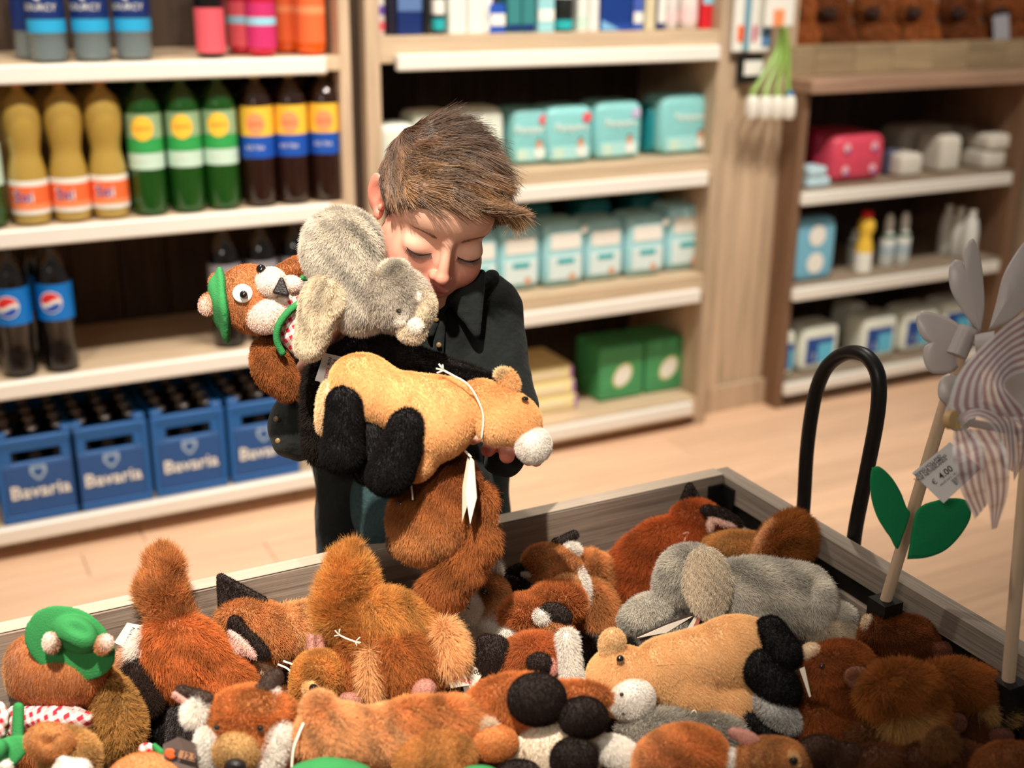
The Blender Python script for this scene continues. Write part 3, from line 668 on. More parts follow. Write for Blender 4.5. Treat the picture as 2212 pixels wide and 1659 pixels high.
for i, (a, b, h, y) in enumerate(((822, 905, .140, YF), (908, 1000, .165, YF+.03), (1004, 1108, .168, YF+.03))):
    o = pack('wipes_pack', ('white pack with faint green print beside the unit side', 'white pack hidden mostly by the boy\'s hair', 'white green-tinted pack between hair and teal packs')[i], 'pack', 'white packs', XS(a, 300), XS(b, 300), y, .885, h, .12, PW, [(.12, .88, .1, .28, lgreen, 'print_band'), (.3, .7, .4, .6, cream, 'print_panel')])
for i, (a, b) in enumerate(((1003, 1085), (1088, 1180), (1183, 1272), (1275, 1360), (1362, 1446), (1450, 1540))):
    x0, x1 = XS(a, 550), XS(b, 550); h = .192+.004*(i % 3)+(.012 if i == 5 else 0)
    o = pack('nappy_pack', 'pale blue and white nappy pack on the third shelf, %s from the child' % ORD[i], 'pack', 'pale blue packs on the third shelf', x0, x1, YF+(i % 2)*.01, .513, h, .13, PLB, [(.12, .88, .12, .48, LAB('mist', (214, 232, 232)), 'picture'), (.14, .84, .58, .82, white, 'name_panel'), (.3, .7, .36, .44, teal, 'wave')])
    disc_pack(o, .022, .03, .012, skin_l, 'baby_face', -.003)
    if i in (2, 4): disc_pack(o, (x1-x0)*.42, h*.86, .012, white, 'badge', -.003)
for i, (px, h) in enumerate(((1160, .17), (1290, .165), (1400, .168))):   # second row, only tops show
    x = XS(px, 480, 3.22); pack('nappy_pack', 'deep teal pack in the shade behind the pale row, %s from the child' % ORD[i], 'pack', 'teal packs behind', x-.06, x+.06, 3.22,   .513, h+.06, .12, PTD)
GB = mat('green_carton', (70, 156, 100), .4, noise=.12, scale=20)
for i, (a, b) in enumerate(((1296, 1392), (1395, 1490))):
    x0, x1 = XS(a, 800, 3.11), XS(b, 800, 3.11); w_ = x1-x0
    o = pack('washing_tablet_box', ('green box with oval white print beside bare shelf', 'green box with oval white print, nearest the unit end')[i], 'box', 'green boxes on the bottom shelf', x0, x1, 3.11, .099, .185, .16, GB, (), puff=False)
    n = 26
    for nm, s, mm, yy in (('oval_edge', 1.15, LAB('lime', (210, 214, 110)), -.0022), ('oval', 1.0, white, -.003)):
        P = [(s*(.034*math.cos(t)*.8-.030*math.sin(t)*.35)*1.1, yy, .082+s*1.15*(.034*math.cos(t)*.55+.030*math.sin(t)*.8)) for t in np.linspace(0, 2*math.pi, n, endpoint=False)]
        link(nm, mk(nm, np.array(P), [tuple(range(n))[::-1]]), mm, o)
YB = mat('yellow_film', (244, 230, 168), .4, noise=.06, scale=15); PUR = LAB('purple', (170, 120, 180))
for i, z in enumerate((.099, .150, .201)):
    x0, x1 = XS(1120, 850, 3.12), XS(1242, 850, 3.12)-.01*i
    pack('cloth_pack', 'pale yellow pack with lilac edge, %s of the pile' % ('bottom', 'middle', 'top')[i], 'pack', 'yellow packs on the bottom shelf', x0, x1, 3.10, z, .050, .2, YB, [(.93, .985, .1, .9, PUR, 'edge_print'), (.1, .8, .3, .7, cream, 'print_panel')], puff=False)
# toiletries on the top shelf of the middle unit
TOP = [  # px0, px1, kind, height, body, bands, label, set back
 (812, 838, 'b', .16, (232, 226, 220), [(.01, .035, pink), (.05, .075, LAB('violet', (110, 80, 170)))], 'white toiletry bottle with pink and violet label by the unit side'),
 (840, 858, 'x', .18, (30, 28, 46), [], 'narrow black carton between pink and navy packs'),
 (860, 914, 'x', .17, (22, 44, 104), [(.06, .11, LAB('steel', (90, 120, 170)))], 'navy carton with a steel-blue round emblem'),
 (918, 938, 'b', .15, (28, 30, 34), [], 'thin black toiletry bottle beside the navy carton'),
 (940, 968, 'b', .16, (40, 44, 46), [(.01, .04, teal), (.05, .09, white)], 'dark grey bottle with white and teal label'),
 (972, 1010, 'x', .19, (226, 230, 222), [], 'plain white carton, first of the white pair'),
 (1012, 1048, 'x', .19, (222, 228, 222), [], 'plain white carton, second of the white pair'),
 (1050, 1072, 'b', .13, (232, 232, 232), [(.005, .03, white)], 'short white bottle next to the blue carton'),
 (1060, 1094, 'x', .075, (40, 84, 180), [(.02, .05, white)], 'low blue carton with white print'),
 (1098, 1128, 'x', .18, (58, 130, 132), [(.004, .022, navy)], 'grey-teal carton with blue foot, first of two'),
 (1130, 1158, 'x', .18, (58, 130, 132), [(.004, .022, navy)], 'grey-teal carton with blue foot, second of two'),
 (1164, 1200, 'x', .18, (150, 206, 214), [(.03, .06, white)], 'pale cyan carton beside the teal pair'),
 (1206, 1245, 'b', .14, (30, 34, 34), [(.006, .032, teal), (.09, .13, white)], 'black toiletry bottle with teal foot band'),
 (1250, 1272, 'x', .17, (222, 228, 220), [(.01, .04, lgreen)], 'white carton with pale green foot beside the black bottle'),
 (1274, 1296, 'x', .16, (226, 226, 222), [], 'slim white carton before the striped blue one'),
 (1300, 1368, 'x', .18, (34, 72, 158), 'stripes', 'wide blue carton with fine dark ribs'),
 (1370, 1392, 'x', .17, (70, 96, 180), [(.02, .05, white)], 'slim violet-blue carton beside the ribbed one'),
 (1396, 1418, 'x', .15, (214, 204, 170), [], 'slim beige carton between violet-blue and white ones'),
 (1422, 1440, 'x', .17, (60, 66, 110), [(.02, .14, white)], 'white-fronted carton with dark blue edge'),
 (1442, 1472, 'b', .16, (232, 226, 222), [(.02, .05, LAB('blush', (236, 206, 206)))], 'white bottle with blush label, first of two'),
 (1476, 1514, 'b', .16, (236, 226, 222), [(.02, .06, LAB('blush', (236, 206, 206)))], 'white bottle with blush label, second of two'),
 (1518, 1554, 'x', .18, (216, 40, 50), [(.07, .12, ltblue), (.12, .16, white)], 'red carton with pale blue top at the shelf end')]
for a, b, kd, h, c, bands, lb in TOP:
    x0, x1 = XS(a, 40), XS(b, 40); w_ = x1-x0; mm = mat('pack_%d_%d_%d' % c, c, .4, noise=.04, scale=12)
    if kd == 'b':
        rr = w_/2*.94; bottle('toiletry_bottle', lb, 'bottle', 'toiletries on the top shelf', (x0+x1)/2, YF+.01, 1.257, [(rr*.8, 0), (rr, .005), (rr, h*.72), (rr*.8, h*.82), (rr*.4, h*.9)], mm, [(p, q, rr+.0006, m_, 'label') for p, q, m_ in bands], (), CW if c[0] > 100 else CK, h*.88, rr*.42, h*.13)
    else:
        o = empty('toiletry_box', ((x0+x1)/2, YF-.01, 1.257), lb, 'box', 'toiletries on the top shelf')
        link('carton', MB().box(-w_/2+.001, w_/2-.001, 0, .06, 0, h, .001).mesh('carton'), mm, o)
        if bands == 'stripes':
            for k in range(11): link('rib', MB().box(-w_/2+.003+k*w_/11, -w_/2+.006+k*w_/11, -.002, .001, .02, h-.01).mesh('rib'), navy, o)
            link('corner_print', MB().add([(-w_/2+.001, -.003, .002), (w_*.1, -.003, .002), (-w_/2+.001, -.003, .03)], [(0, 1, 2)]).mesh('corner_print'), LAB('ice', (120, 180, 220)), o)
        else:
            for p, q, m_ in bands: link('print_band', MB().box(-w_/2+.002, w_/2-.002, -.0015, .001, p, q).mesh('print_band'), m_, o)
# things hung on the wide post
def hung(name, label, px0, px1, py0, py1, y, m, cat='packet', extra=()):
    p0, p1 = on(px0, py0, 1, y), on(px1, py1, 1, y); o = empty(name, (p0[0], y, p0[2]), label, cat)
    child_mb(MB().box(p0[0], p1[0], y, y+.012, p1[2], p0[2], .003), 'pack_front', m, o)
    for a, b, c, d, mm in extra:
        q0, q1 = on(a, b, 1, y), on(c, d, 1, y); child_mb(MB().box(q0[0], q1[0], y-.003, y, q1[2], q0[2], .001), 'print', mm, o)
    return o
hung('toothbrush_packet', 'white and red toothbrush blister hanging on the post', 1593, 1618, -60, 112, 3.06, white, extra=[(1594, 55, 1606, 90, orange), (1611, -20, 1617, 110, LAB('slate', (120, 160, 176)))])
hung('toothbrush_packet', 'white and blue toothbrush blister with pink stripe on the post', 1630, 1662, -60, 112, 3.06, white, extra=[(1648, 45, 1661, 100, LAB('mid_blue', (80, 130, 180))), (1627, 55, 1632, 90, mag)])
hung('hanging_card', 'white hang card with orange foot above the green brushes', 1664, 1714, -90, 58, 3.03, white, 'card', [(1672, 20, 1692, 56, peach)])
hung('price_holder', 'black square price holder with white price slip on the post', 1597, 1648, 120, 178, 3.07, mat('black_plastic', (16, 18, 16), .5), 'price holder', [(1608, 132, 1646, 162, white)])
M_LG = mat('lime_plastic', (150, 190, 90), .35, trans=.2); M_BH = mat('white_bristle', (232, 230, 220), .8, bump=.6, scale=400)
for i, (a, b, cm) in enumerate(((1690, 1622, M_LG), (1692, 1650, M_LG), (1694, 1676, M_LG), (1696, 1702, mat('blue_plastic', (40, 120, 180), .4)))):
    P = [on(a, 60, 1, 3.045-.01*i), on((a*.75+b*.25)+4, 110, 1, 3.04-.01*i), on((a*.35+b*.65)+2, 165, 1, 3.03-.01*i), on(b, 205, 1, 3.02-.01*i)]
    o = empty('washing_up_brush', P[0], ('green-handled washing-up brush nearest the price holder', 'second green washing-up brush on the post', 'third green washing-up brush on the post', 'washing-up brush with blue neck, furthest from the price holder')[i], 'brush', 'hanging washing-up brushes')
    child_mb(MB().tube(smooth_path(P), .008, 8), 'handle', M_LG, o, True)
    q = on(b+2, 232, 1, 3.015-.01*i); child_mb(MB().lathe([(.010, .038), (.017, .03), (.021, .01), (.021, -.022), (.015, -.034)][::-1], q[0], q[1], q[2], 14), 'bristle_head', M_BH, o, True)
    child_mb(MB().lathe([(.009, .034), (.012, .036), (.010, .05)], q[0], q[1], q[2], 12), 'collar', cm, o, True)
# low fitting goods
YR = 3.07
def XR(px, py, y=YR): return on(px, py, 1, y)[0]
for i, (z, s) in enumerate(((.749, 1), (.784, .8))):
    pack('tissue_packet', ('pale blue tissue packet lying at the low unit\'s near end', 'pale blue tissue packet on top of another')[i], 'packet', 'pale blue packets', XR(1735, 380), XR(1735+50*s, 380), 3.04, z, .034, .08, mat('pale_film', (190, 218, 228), .4, noise=.04, scale=20))
PK = mat('pink_film', (226, 80, 104), .35, noise=.12, scale=24)
x0, x1 = XR(1802, 330), XR(1918, 330); o = pack('toilet_roll_pack', 'bright pink toilet roll pack with flower print', 'pack', None, x0, x1, YR, .749, .160, .24, PK)
for a in (-.28, .22):
    for b in (.28, .74): disc_pack(o, a*(x1-x0), b*.160, .015, LAB('petal_pink', (246, 190, 200)), 'flower_print', -.004); disc_pack(o, a*(x1-x0)+.006, b*.160-.012, .007, LAB('print_blue', (80, 90, 180)), 'dot_print', -.0045)
x0, x1 = XR(1790, 330, 3.14), XR(1850, 330, 3.14); pack('toilet_roll_pack', 'deep pink toilet roll pack set back behind the bright one', 'pack', None, x0-.05, x1-.06, 3.14, .749, .165, .2, mat('rose_film', (196, 50, 84), .35, noise=.15, scale=24))
M_PAP = mat('paper_white', (226, 222, 210), .8, noise=.04, scale=30); M_PG = mat('paper_grey', (176, 172, 158), .8, noise=.08, scale=30)
for i, (a, b, z, h, y, m_, lb) in enumerate(((1922, 1952, .749, .09, 3.12, mat('slate_pack', (96, 98, 122), .6, noise=.3, scale=60), 'stack of dark blue napkins beside the pink pack'), (1950, 1998, .749, .08, YR, M_PAP, 'short white paper pack beside the napkins'), (1945, 2062, .749, .145, 3.22, M_PG, 'large grey paper pack at the back of the low shelf'),
      (2034, 2078, .749, .13, 3.08, M_PAP, 'upright white paper pack in the middle of the low shelf'), (2085, 2185, .749, .06, 3.2, M_PG, 'flat grey paper pack beside the upright white one'), (2130, 2186, .749, .068, YR, M_PAP, 'white paper pack at the low shelf\'s end, lower'), (2136, 2196, .818, .055, YR-.01, M_PAP, 'white paper pack at the low shelf\'s end, upper'), (2070, 2190, .81, .07, 3.22, M_PG, 'long grey pack resting on the flat one'))):
    pack('paper_pack', lb, 'pack', 'paper goods on the low unit', XR(a, 340, y), XR(b, 340, y), y, z, h, .13, m_)
x0, x1 = XR(1712, 530), XR(1797, 530); o = pack('washing_powder_pack', 'tall light blue pack with two white round windows', 'pack', None, x0, x1, 3.05, .431, .215, .07, mat('sky_film', (120, 186, 214), .4, noise=.05, scale=10))
disc_pack(o, 0, .155, .036, white, 'round_print'); disc_pack(o, 0, .062, .036, white, 'round_print')
yb = mat('yellow_plastic', (236, 196, 70), .35)
x = XR(1866, 540); o = bottle('cleaner_bottle', 'yellow and white cleaner bottle with red cap', 'bottle', 'cleaning bottles', x, YR, .431, [(.026, 0), (.030, .005), (.030, .09), (.022, .12), (.021, .135), (.029, .15), (.029, .175), (.016, .195)], yb, [(.004, .075, .0306, white, 'label')], (), mat('cap_bright_red', (212, 20, 22), .4), .19, .018, .024)
for i, px in enumerate((1915, 1948)):
    bottle('cleaner_bottle', ('white spray bottle with green collar beside the yellow one', 'white spray bottle with green collar, nearer the bare boards')[i], 'bottle', 'cleaning bottles', XR(px, 540, 3.1), 3.1, .431, [(.022, 0), (.027, .005), (.027, .10), (.022, .115), (.014, .125), (.016, .155), (.013, .175)], mat('bottle_white', (224, 228, 224), .35), [(.104, .116, .0265, mat('deep_green', (16, 88, 60), .4), 'collar'), (.04, .08, .0275, LAB('grey_blue', (170, 190, 200)), 'label')], (), CW, .173, .009, .014)
bottle('cleaner_bottle', 'green-white bottle half hidden behind the yellow one', 'bottle', 'cleaning bottles', XR(1846, 520, 3.18), 3.18, .431, [(.02, 0), (.022, .08), (.01, .11)], mat('bottle_white', (224, 228, 224), .35), [(.07, .08, .0225, mat('deep_green', (16, 88, 60), .4), 'collar')], (), CW, .11, .008, .015)
for i, (px, y) in enumerate(((2043, 3.16), (2068, 3.11), (2093, 3.06))):
    bottle('bleach_bottle', '%s of three plain white bottles, counted from the back' % ORD[i], 'bottle', 'plain white bottles', XR(px, 520, y), y, .431, [(.024, 0), (.030, .006), (.030, .10), (.023, .14), (.012, .16), (.012, .168)], mat('bottle_white', (224, 228, 224), .35), (), (), CW, .166, .013, .014)
for i, (a, b, y) in enumerate(((1702, 1722, 3.05), (1737, 1818, 3.06), (1838, 1872, 3.2), (1868, 1942, 3.06), (1952, 2030, 3.07), (2036, 2105, 3.08), (2108, 2165, 3.09))):
    x0, x1 = XR(a, 710, y), XR(b, 710, y); w_ = x1-x0
    o = pack('kitchen_roll_pack', 'white pack with blue picture on the lowest board, %s from the wide post' % ('first', 'second', 'third', 'fourth', 'fifth', 'sixth', 'seventh')[i], 'pack', 'blue and white packs', x0, x1, y, .096, .165+.002*(i % 3), .12, PW,
             [(.12, .82, .18, .74, LAB('royal', (30, 74, 150)), 'picture'), (.42, .82, .18, .6, LAB('aqua', (96, 190, 224)), 'picture_light')] if w_ > .03 else [(.0+.1, .5, .1, .8, ltblue, 'picture')], words=[('3', .3, .34, .03, white)] if w_ > .06 else ())
pack('orange_pack', 'orange and blue pack beyond the low unit, at the frame edge', 'pack', None, 3.80, 3.95, 3.05, .431, .16, .1, mat('orange_film', (214, 130, 70), .4, noise=.2, scale=15), [(.1, .7, .6, .85, blue, 'print_panel')])
ob = MB().box(3.77, 4.3, 3.0, 3.4, .40, .43).build('side_shelf', W_SHELF); tag(ob, 'shelf board beyond the low unit, at the frame edge', 'shelf')
# ================================================================ pinwheels
M_STICK = mat('pale_dowel', (214, 186, 156), .55, noise=.12, scale=30, stretch=(3, 3, .4)); M_GR = mat('green_felt', (0, 124, 72), .9, bump=.3, scale=700)
M_PET = mat('frosted_plastic', (222, 214, 212), .35, trans=.35, alpha=.93, noise=.03, scale=9); M_PET2 = mat('frosted_clear', (230, 226, 222), .25, alpha=.42); M_PNK = mat('dusty_pink_film', (176, 138, 146), .35, alpha=.85)
M_STRW = mat('white_film_stripe', (236, 228, 224), .3, alpha=.75); M_BEAD = mat('wood_bead', (196, 160, 110), .5, noise=.1, scale=60); M_TAG = mat('paper_tag', (222, 218, 214), .7); M_INK = mat('ink', (40, 38, 42), .7); M_REDI = mat('ink_red', (190, 50, 50), .7)
sb = on(1913, 1298, 0, BX1-.068); stp = on(2088, 720, 0, BX1-.066)
D1 = float((stp-CP) @ CR[2]); 
pw_ = empty('pinwheel', sb, 'pale wooden stick with frosted white flower petals and two green felt leaves', 'pinwheel', 'pinwheels in the bin side')
child_mb(MB().tube([sb+(sb-stp)*.08, stp], .0068, 12), 'stick', M_STICK, pw_, True)
def PX(x, y, d): return W(x, y, d)
def sheet(root, name, outline, d, m, cup=.010, th=.0010, dz=None, rings=7):
    """thin curved sheet from a px outline at depth d: cupped toward the camera at its middle"""
    O = np.array(smooth_path(np.array(outline+[outline[0]], float), 6)[:-1]); c = O.mean(0); n = len(O); P = []
    for i in range(rings+1):
        u = .12+.88*i/rings
        for x, y in (c+(O-c)*u): P.append(PX(x, y, d-cup*(1-u*u)+((dz(x, y) if dz else 0))))
    P = np.array(P); f = [tuple(range(n))[::-1]]
    for i in range(rings):
        for j in range(n): k = (j+1) % n; f.append((i*n+j, i*n+k, (i+1)*n+k, (i+1)*n+j))
    me = mk(name, P-np.array(wl(root)), f, True); me.validate(); o = link(name, me, m, root)
    s = o.modifiers.new('s', 'SOLIDIFY'); s.thickness = th; return o
L1 = D1+.006
sheet(pw_, 'leaf', [(1884, 1010), (1900, 1008), (1925, 1030), (1945, 1062), (1958, 1095), (1966, 1112), (1950, 1160), (1938, 1186), (1922, 1160), (1912, 1146), (1894, 1115), (1882, 1075), (1880, 1035)], L1+.02, M_GR, .0012, .0012)
sheet(pw_, 'leaf', [(1960, 1208), (1975, 1120), (1990, 1094), (2020, 1082), (2055, 1076), (2085, 1080), (2097, 1100), (2094, 1125), (2072, 1160), (2040, 1190), (2000, 1205)], L1+.02, M_GR, .0012, .0012)
H1 = PX(2118, 738, D1)
child_mb(MB().tube([PX(2092, 708, D1), PX(2066, 768, D1)], .0105, 14), 'stick_sleeve', M_PET, pw_, True)
child_mb(MB().tube([PX(2085, 738, D1), PX(2150, 736, D1-.01)], .0045, 10), 'axle', M_PET, pw_, True)
child_mb(MB().tube([PX(2108, 745, D1-.012), PX(2150, 742, D1-.02)], [.011, .013], 14), 'hub', M_PET, pw_, True)
fl_d = D1+.012
for k, (ol, cu) in enumerate(([[(2118, 720), (2095, 695), (2068, 655), (2052, 620), (2050, 580), (2062, 562), (2076, 563), (2082, 570), (2080, 545), (2092, 522), (2104, 517), (2116, 545), (2124, 600), (2127, 660)], .005],
      [[(2135, 715), (2150, 660), (2165, 600), (2185, 560), (2215, 520), (2255, 500), (2275, 540), (2260, 600), (2220, 660), (2180, 695)], .006],
      [[(2100, 735), (2070, 700), (2030, 680), (1995, 672), (1981, 682), (1981, 705), (1992, 728), (2006, 740), (1996, 752), (1995, 775), (2005, 800), (2025, 808), (2060, 800), (2085, 770)], .005],
      [[(2112, 760), (2085, 790), (2060, 805), (2035, 815), (2026, 840), (2030, 862), (2045, 875), (2040, 905), (2060, 930), (2095, 920), (2120, 860)], .005],
      [[(2130, 760), (2150, 830), (2170, 880), (2210, 920), (2250, 900), (2255, 850), (2200, 790), (2160, 750)], .005])):
    sheet(pw_, 'petal', ol, fl_d+.006*(k % 2), M_PET, cu)
# price tag on the stick
tg = [PX(1970, 1022, D1-.012), PX(2052, 955, D1-.010), PX(2120, 1012, D1-.016), PX(2038, 1087, D1-.018)]
child_mb(MB().card(tg, .0006), 'price_tag', M_TAG, pw_)
tg = np.array(tg); u_ = (tg[1]-tg[0]); u_ /= np.linalg.norm(u_); v_ = (tg[0]-tg[3]); v_ -= u_*(v_ @ u_); v_ /= np.linalg.norm(v_); nf = np.cross(u_, v_); nf = nf if nf @ (CP-tg[0]) > 0 else -nf
def tp(a, b): return tg[0]*(1-a)*(1-b)+tg[1]*a*(1-b)+tg[3]*(1-a)*b+tg[2]*a*b+nf*.0008
mb = MB(); text(mb, '4.00', tp(.47, .50), u_, v_, .0095, .03); text(mb, '\u20ac', tp(.18, .50), u_, v_, .008)
for k, s in enumerate(('ANNO HOLLAND', 'TOYS FOR DREAMING', 'THE NETHERLANDS')): text(mb, s, tp(.33, .10+.075*k), u_, v_, .0042, .03)
text(mb, 'PRICE INCL. VAT', tp(.42, .66), u_, v_, .003)
x = .42
for k in range(15):
    w1 = (.006, .012, .009)[k % 3]; mb.add([tp(x, .72), tp(x+w1, .72), tp(x+w1, .90), tp(x, .90)], [(0, 1, 2, 3)]); x += w1+.012
text(mb, '8 7 1 4', tp(.58, .945), u_, v_, .0032)
child_mb(mb, 'lettering', M_INK, pw_)
# second pinwheel: striped film wheel with wooden bead, its stick further right
sb2 = on(2178, 1472, 0, BX1-.068); st2 = on(2226, 905, 0, BX1-.066); D2 = float((st2-CP) @ CR[2])
p2 = empty('pinwheel', sb2, 'pale wooden stick carrying a clear windmill wheel with dusty pink stripes', 'pinwheel', 'pinwheels in the bin side')
child_mb(MB().tube([sb2+(sb2-st2)*.08, st2], .0068, 12), 'stick', M_STICK, p2, True)
child_mb(MB().tube([PX(2050, 906, D2-.05), PX(2062, 907, D2-.055)], [.0095, .0088], 14), 'bead', M_BEAD, p2, True)
child_mb(MB().tube([PX(2060, 907, D2-.05), PX(2215, 935, D2)], .0042, 10), 'axle', M_PET, p2, True)
child_mb(MB().tube([PX(2058, 892, D2-.05), PX(2066, 926, D2-.05)], .0035, 10), 'ring', mat('ochre_ring', (190, 160, 70), .4), p2, True)
child_mb(MB().tube([PX(2205, 938, D2-.012), PX(2240, 944, D2-.012)], [.0075, .0075], 12), 'end_sleeve', M_PET, p2, True)
def striped(root, A, B, n, bow, d0, d1, name='wheel_blade', cut=8):
    """curved blade swept from px polyline A to polyline B, alternating stripe films; bow = depth swell"""
    A = np.array(smooth_path(A, 6)); B = np.array(smooth_path(B, 6)); A = A[np.linspace(0, len(A)-1, 24).astype(int)]; B = B[np.linspace(0, len(B)-1, 24).astype(int)]
    for par, mm, nm in ((0, M_STRW, name), (1, M_PNK, 'stripe')):
        V, Fc = [], []
        for i in range(n*2-1):
            if i % 2 != par: continue
            t0, t1 = i/(n*2-1), (i+1)/(n*2-1); o = len(V)
            for t in (t0, t1):
                for j in range(24):
                    q = A[j]*(1-t)+B[j]*t; s = j/23; V.append(PX(q[0], q[1], d0*(1-s)+d1*s-bow*math.sin(math.pi*s)*(.5+.5*t)))
            Fc += [(o+j, o+j+1, o+24+j+1, o+24+j) for j in range(23)]
        me = mk(nm, np.array(V)-np.array(wl(root)), Fc, True); ob = link(nm, me, mm, root)
        if par == 0: base_ = ob
        else: ob.parent = base_
striped(p2, [(2062, 900), (2050, 870), (2075, 800), (2130, 740), (2190, 690), (2240, 660)], [(2225, 900), (2210, 880), (2180, 850), (2170, 830), (2190, 810), (2240, 800)], 8, .03, D2-.05, D2-.02)
striped(p2, [(2064, 905), (2090, 872), (2140, 868), (2185, 900), (2195, 980), (2190, 1020)], [(2075, 925), (2095, 905), (2120, 905), (2150, 930), (2160, 980), (2165, 1010)], 5, .02, D2-.05, D2-.03)
striped(p2, [(2060, 930), (2058, 985), (2072, 1050), (2106, 1122)], [(2090, 925), (2120, 960), (2128, 1040), (2134, 1088)], 4, .02, D2-.05, D2-.04)
striped(p2, [(2075, 925), (2110, 990), (2132, 1070), (2142, 1144)], [(2150, 930), (2176, 980), (2178, 1060), (2154, 1140)], 4, .025, D2-.05, D2-.03)
striped(p2, [(2130, 900), (2165, 925), (2185, 990), (2190, 1040)], [(2240, 880), (2240, 920), (2225, 980), (2200, 1020)], 5, .02, D2-.02, D2+.01)
# ================================================================ the child
def Rm(y, p, r):
    cy, sy, cp, sp, cr, sr = math.cos(y), math.sin(y), math.cos(p), math.sin(p), math.cos(r), math.sin(r)
    return np.array([[cr, -sr, 0], [sr, cr, 0], [0, 0, 1]]) @ np.array([[1, 0, 0], [0, cp, -sp], [0, sp, cp]]) @ np.array([[cy, 0, sy], [0, 1, 0], [-sy, 0, cy]]) @ np.array([[1, 0, 0], [0, 0, 1], [0, 1, 0.]])
HM = Rm(.40, .66, -.36); HD = 1.45
def _ht():
    t = np.array([-.08, .2, 0.])
    for _ in range(8):
        q = HM @ np.array([0, .078, -.010])+t; z = HD-q[2]; px, py = CX+FPX*q[0]/z, CY-FPX*q[1]/z
        t[0] += (962-px)*z/FPX; t[1] -= (553-py)*z/FPX
    return t
HT = _ht()
CAMF = np.stack([CR[0], CR[1], -CR[2]])
def head_w(v):
    q = v @ HM.T+HT; return CP+CR[2]*HD+q @ CAMF
SKP = [(232, 178, 152), (226, 140, 120), (196, 100, 92), (216, 130, 108), (236, 192, 168)]
m_ = .001
def e(x, y, z, rx, ry, rz, **k): return E(x, y, z, rx, ry, rz, **k)
# canonical head in millimetres: x image-right, y out of the face, z up
HP = [e(0, -14, 26, 69, 88, 68), e(0, 22, -30, 51, 56, 62), C(-44, 0, -38, 19, -11, 58, -87, 15), C(44, 0, -38, 19, 11, 58, -87, 15), e(0, 56, -88, 20, 17, 14, k=14),
      e(-31, 45, -40, 24, 27, 26, c=1), e(31, 45, -40, 24, 27, 26, c=1), e(0, 52, 30, 50, 27, 34), e(0, 70, -58, 23, 14, 17, k=12),
      e(-30, 86, -5, 15, 9, 9, neg=True, k=22), e(30, 86, -5, 15, 9, 9, neg=True, k=22),
      e(-30, 60.2, -10, 17, 14, 12, k=13), e(30, 60.2, -10, 17, 14, 12, k=13),
      C(0, 77, 4, 5, 0, 90, -30, 7.2, k=9), e(0, 92, -33, 8.5, 8, 7.2, k=4, c=3), e(-8.5, 84, -36, 5.4, 6, 5, k=5, c=3), e(8.5, 84, -36, 5.4, 6, 5, k=5, c=3),
      e(-4.5, 87, -41, 2.6, 3, 2, neg=True, k=2), e(4.5, 87, -41, 2.6, 3, 2, neg=True, k=2),
      e(-6, 83, -55, 10, 5, 3.6, k=3, c=2), e(6, 83, -55, 10, 5, 3.6, k=3, c=2), e(0, 82, -62.5, 12, 5.5, 4.4, k=3, c=2), e(0, 90, -58.6, 19, 5, 1.1, neg=True, k=2.5),
      e(0, 80, -72, 14, 6, 3, neg=True, k=8)]
for s in (-1, 1):   # ears
    g_, o_ = (34, 0) if s < 0 else (8, 5)
    HP += [E(s*(73-o_), -14, 0, 4.5, 15, 24, a=s*g_, c=1, k=7), E(s*(78-o_), -21, 5, 3.5, 11, 21, a=s*g_, c=1, k=3), E(s*(70-o_), -6, -20, 5, 7, 8, c=1, k=6),
           E(s*(79-o_), -12, 5, 5, 8.5, 14.5, a=s*g_, neg=True, k=3), E(s*(73-o_), -4, -6, 5, 4.5, 7, c=2, neg=True, k=4), E(s*(71-o_), 2, -6, 3, 3.5, 5, c=1, k=4)]
hv, hq, hc = soft(HP, 1.7, 16, pal=SKP, blend=7)
neckv, neckq, neckc = soft([C(0, -25, -60, 44, 4, -48, -150, 50)], 5, 10, pal=SKP)
# blush on the nose-side cheeks
parts_v, parts_q, parts_c = [head_w(hv*m_), head_w(neckv*m_)], [hq, neckq], [hc, neckc]
# trunk, arms and hands (px units at depth 1.50)
DB = 1.50; FB = frame(DB)
def bodypart(prims, vox, k):
    v, q, c = soft(prims, vox, k, pal=SKP, blend=6); parts_v.append(FB(v)); parts_q.append(q[:, ::-1]); parts_c.append(c)
bodypart([E(935, 800, -55, 115, 160, 60), E(900, 1020, -75, 105, 110, 60), C(800, 660, -50, 45, 1060, 660, -50, 45), C(1070, 680, -40, 42, 1100, 870, 0, 36), C(1100, 870, 0, 36, 1085, 965, 60, 27), C(790, 690, -10, 42, 660, 925, 10, 38)], 9, 30)
# his right forearm rising from the cuff, hand closed on the koala
bodypart([C(655, 925, 30, 33, 668, 800, 60, 27), C(668, 800, 60, 27, 700, 735, 75, 24), E(718, 712, 80, 34, 30, 18, a=-40), C(720, 725, 96, 13, 738, 702, 118, 11, k=7), C(738, 702, 118, 11, 747, 716, 128, 10, k=5),
          C(700, 700, 88, 11, 718, 668, 108, 10, k=6), C(718, 668, 108, 10, 745, 655, 112, 9, k=5), C(712, 692, 70, 11, 742, 662, 78, 10, k=6), C(728, 690, 55, 11, 765, 665, 60, 10, k=6), C(735, 700, 45, 10, 770, 690, 45, 9, k=6)], 2.6, 10)
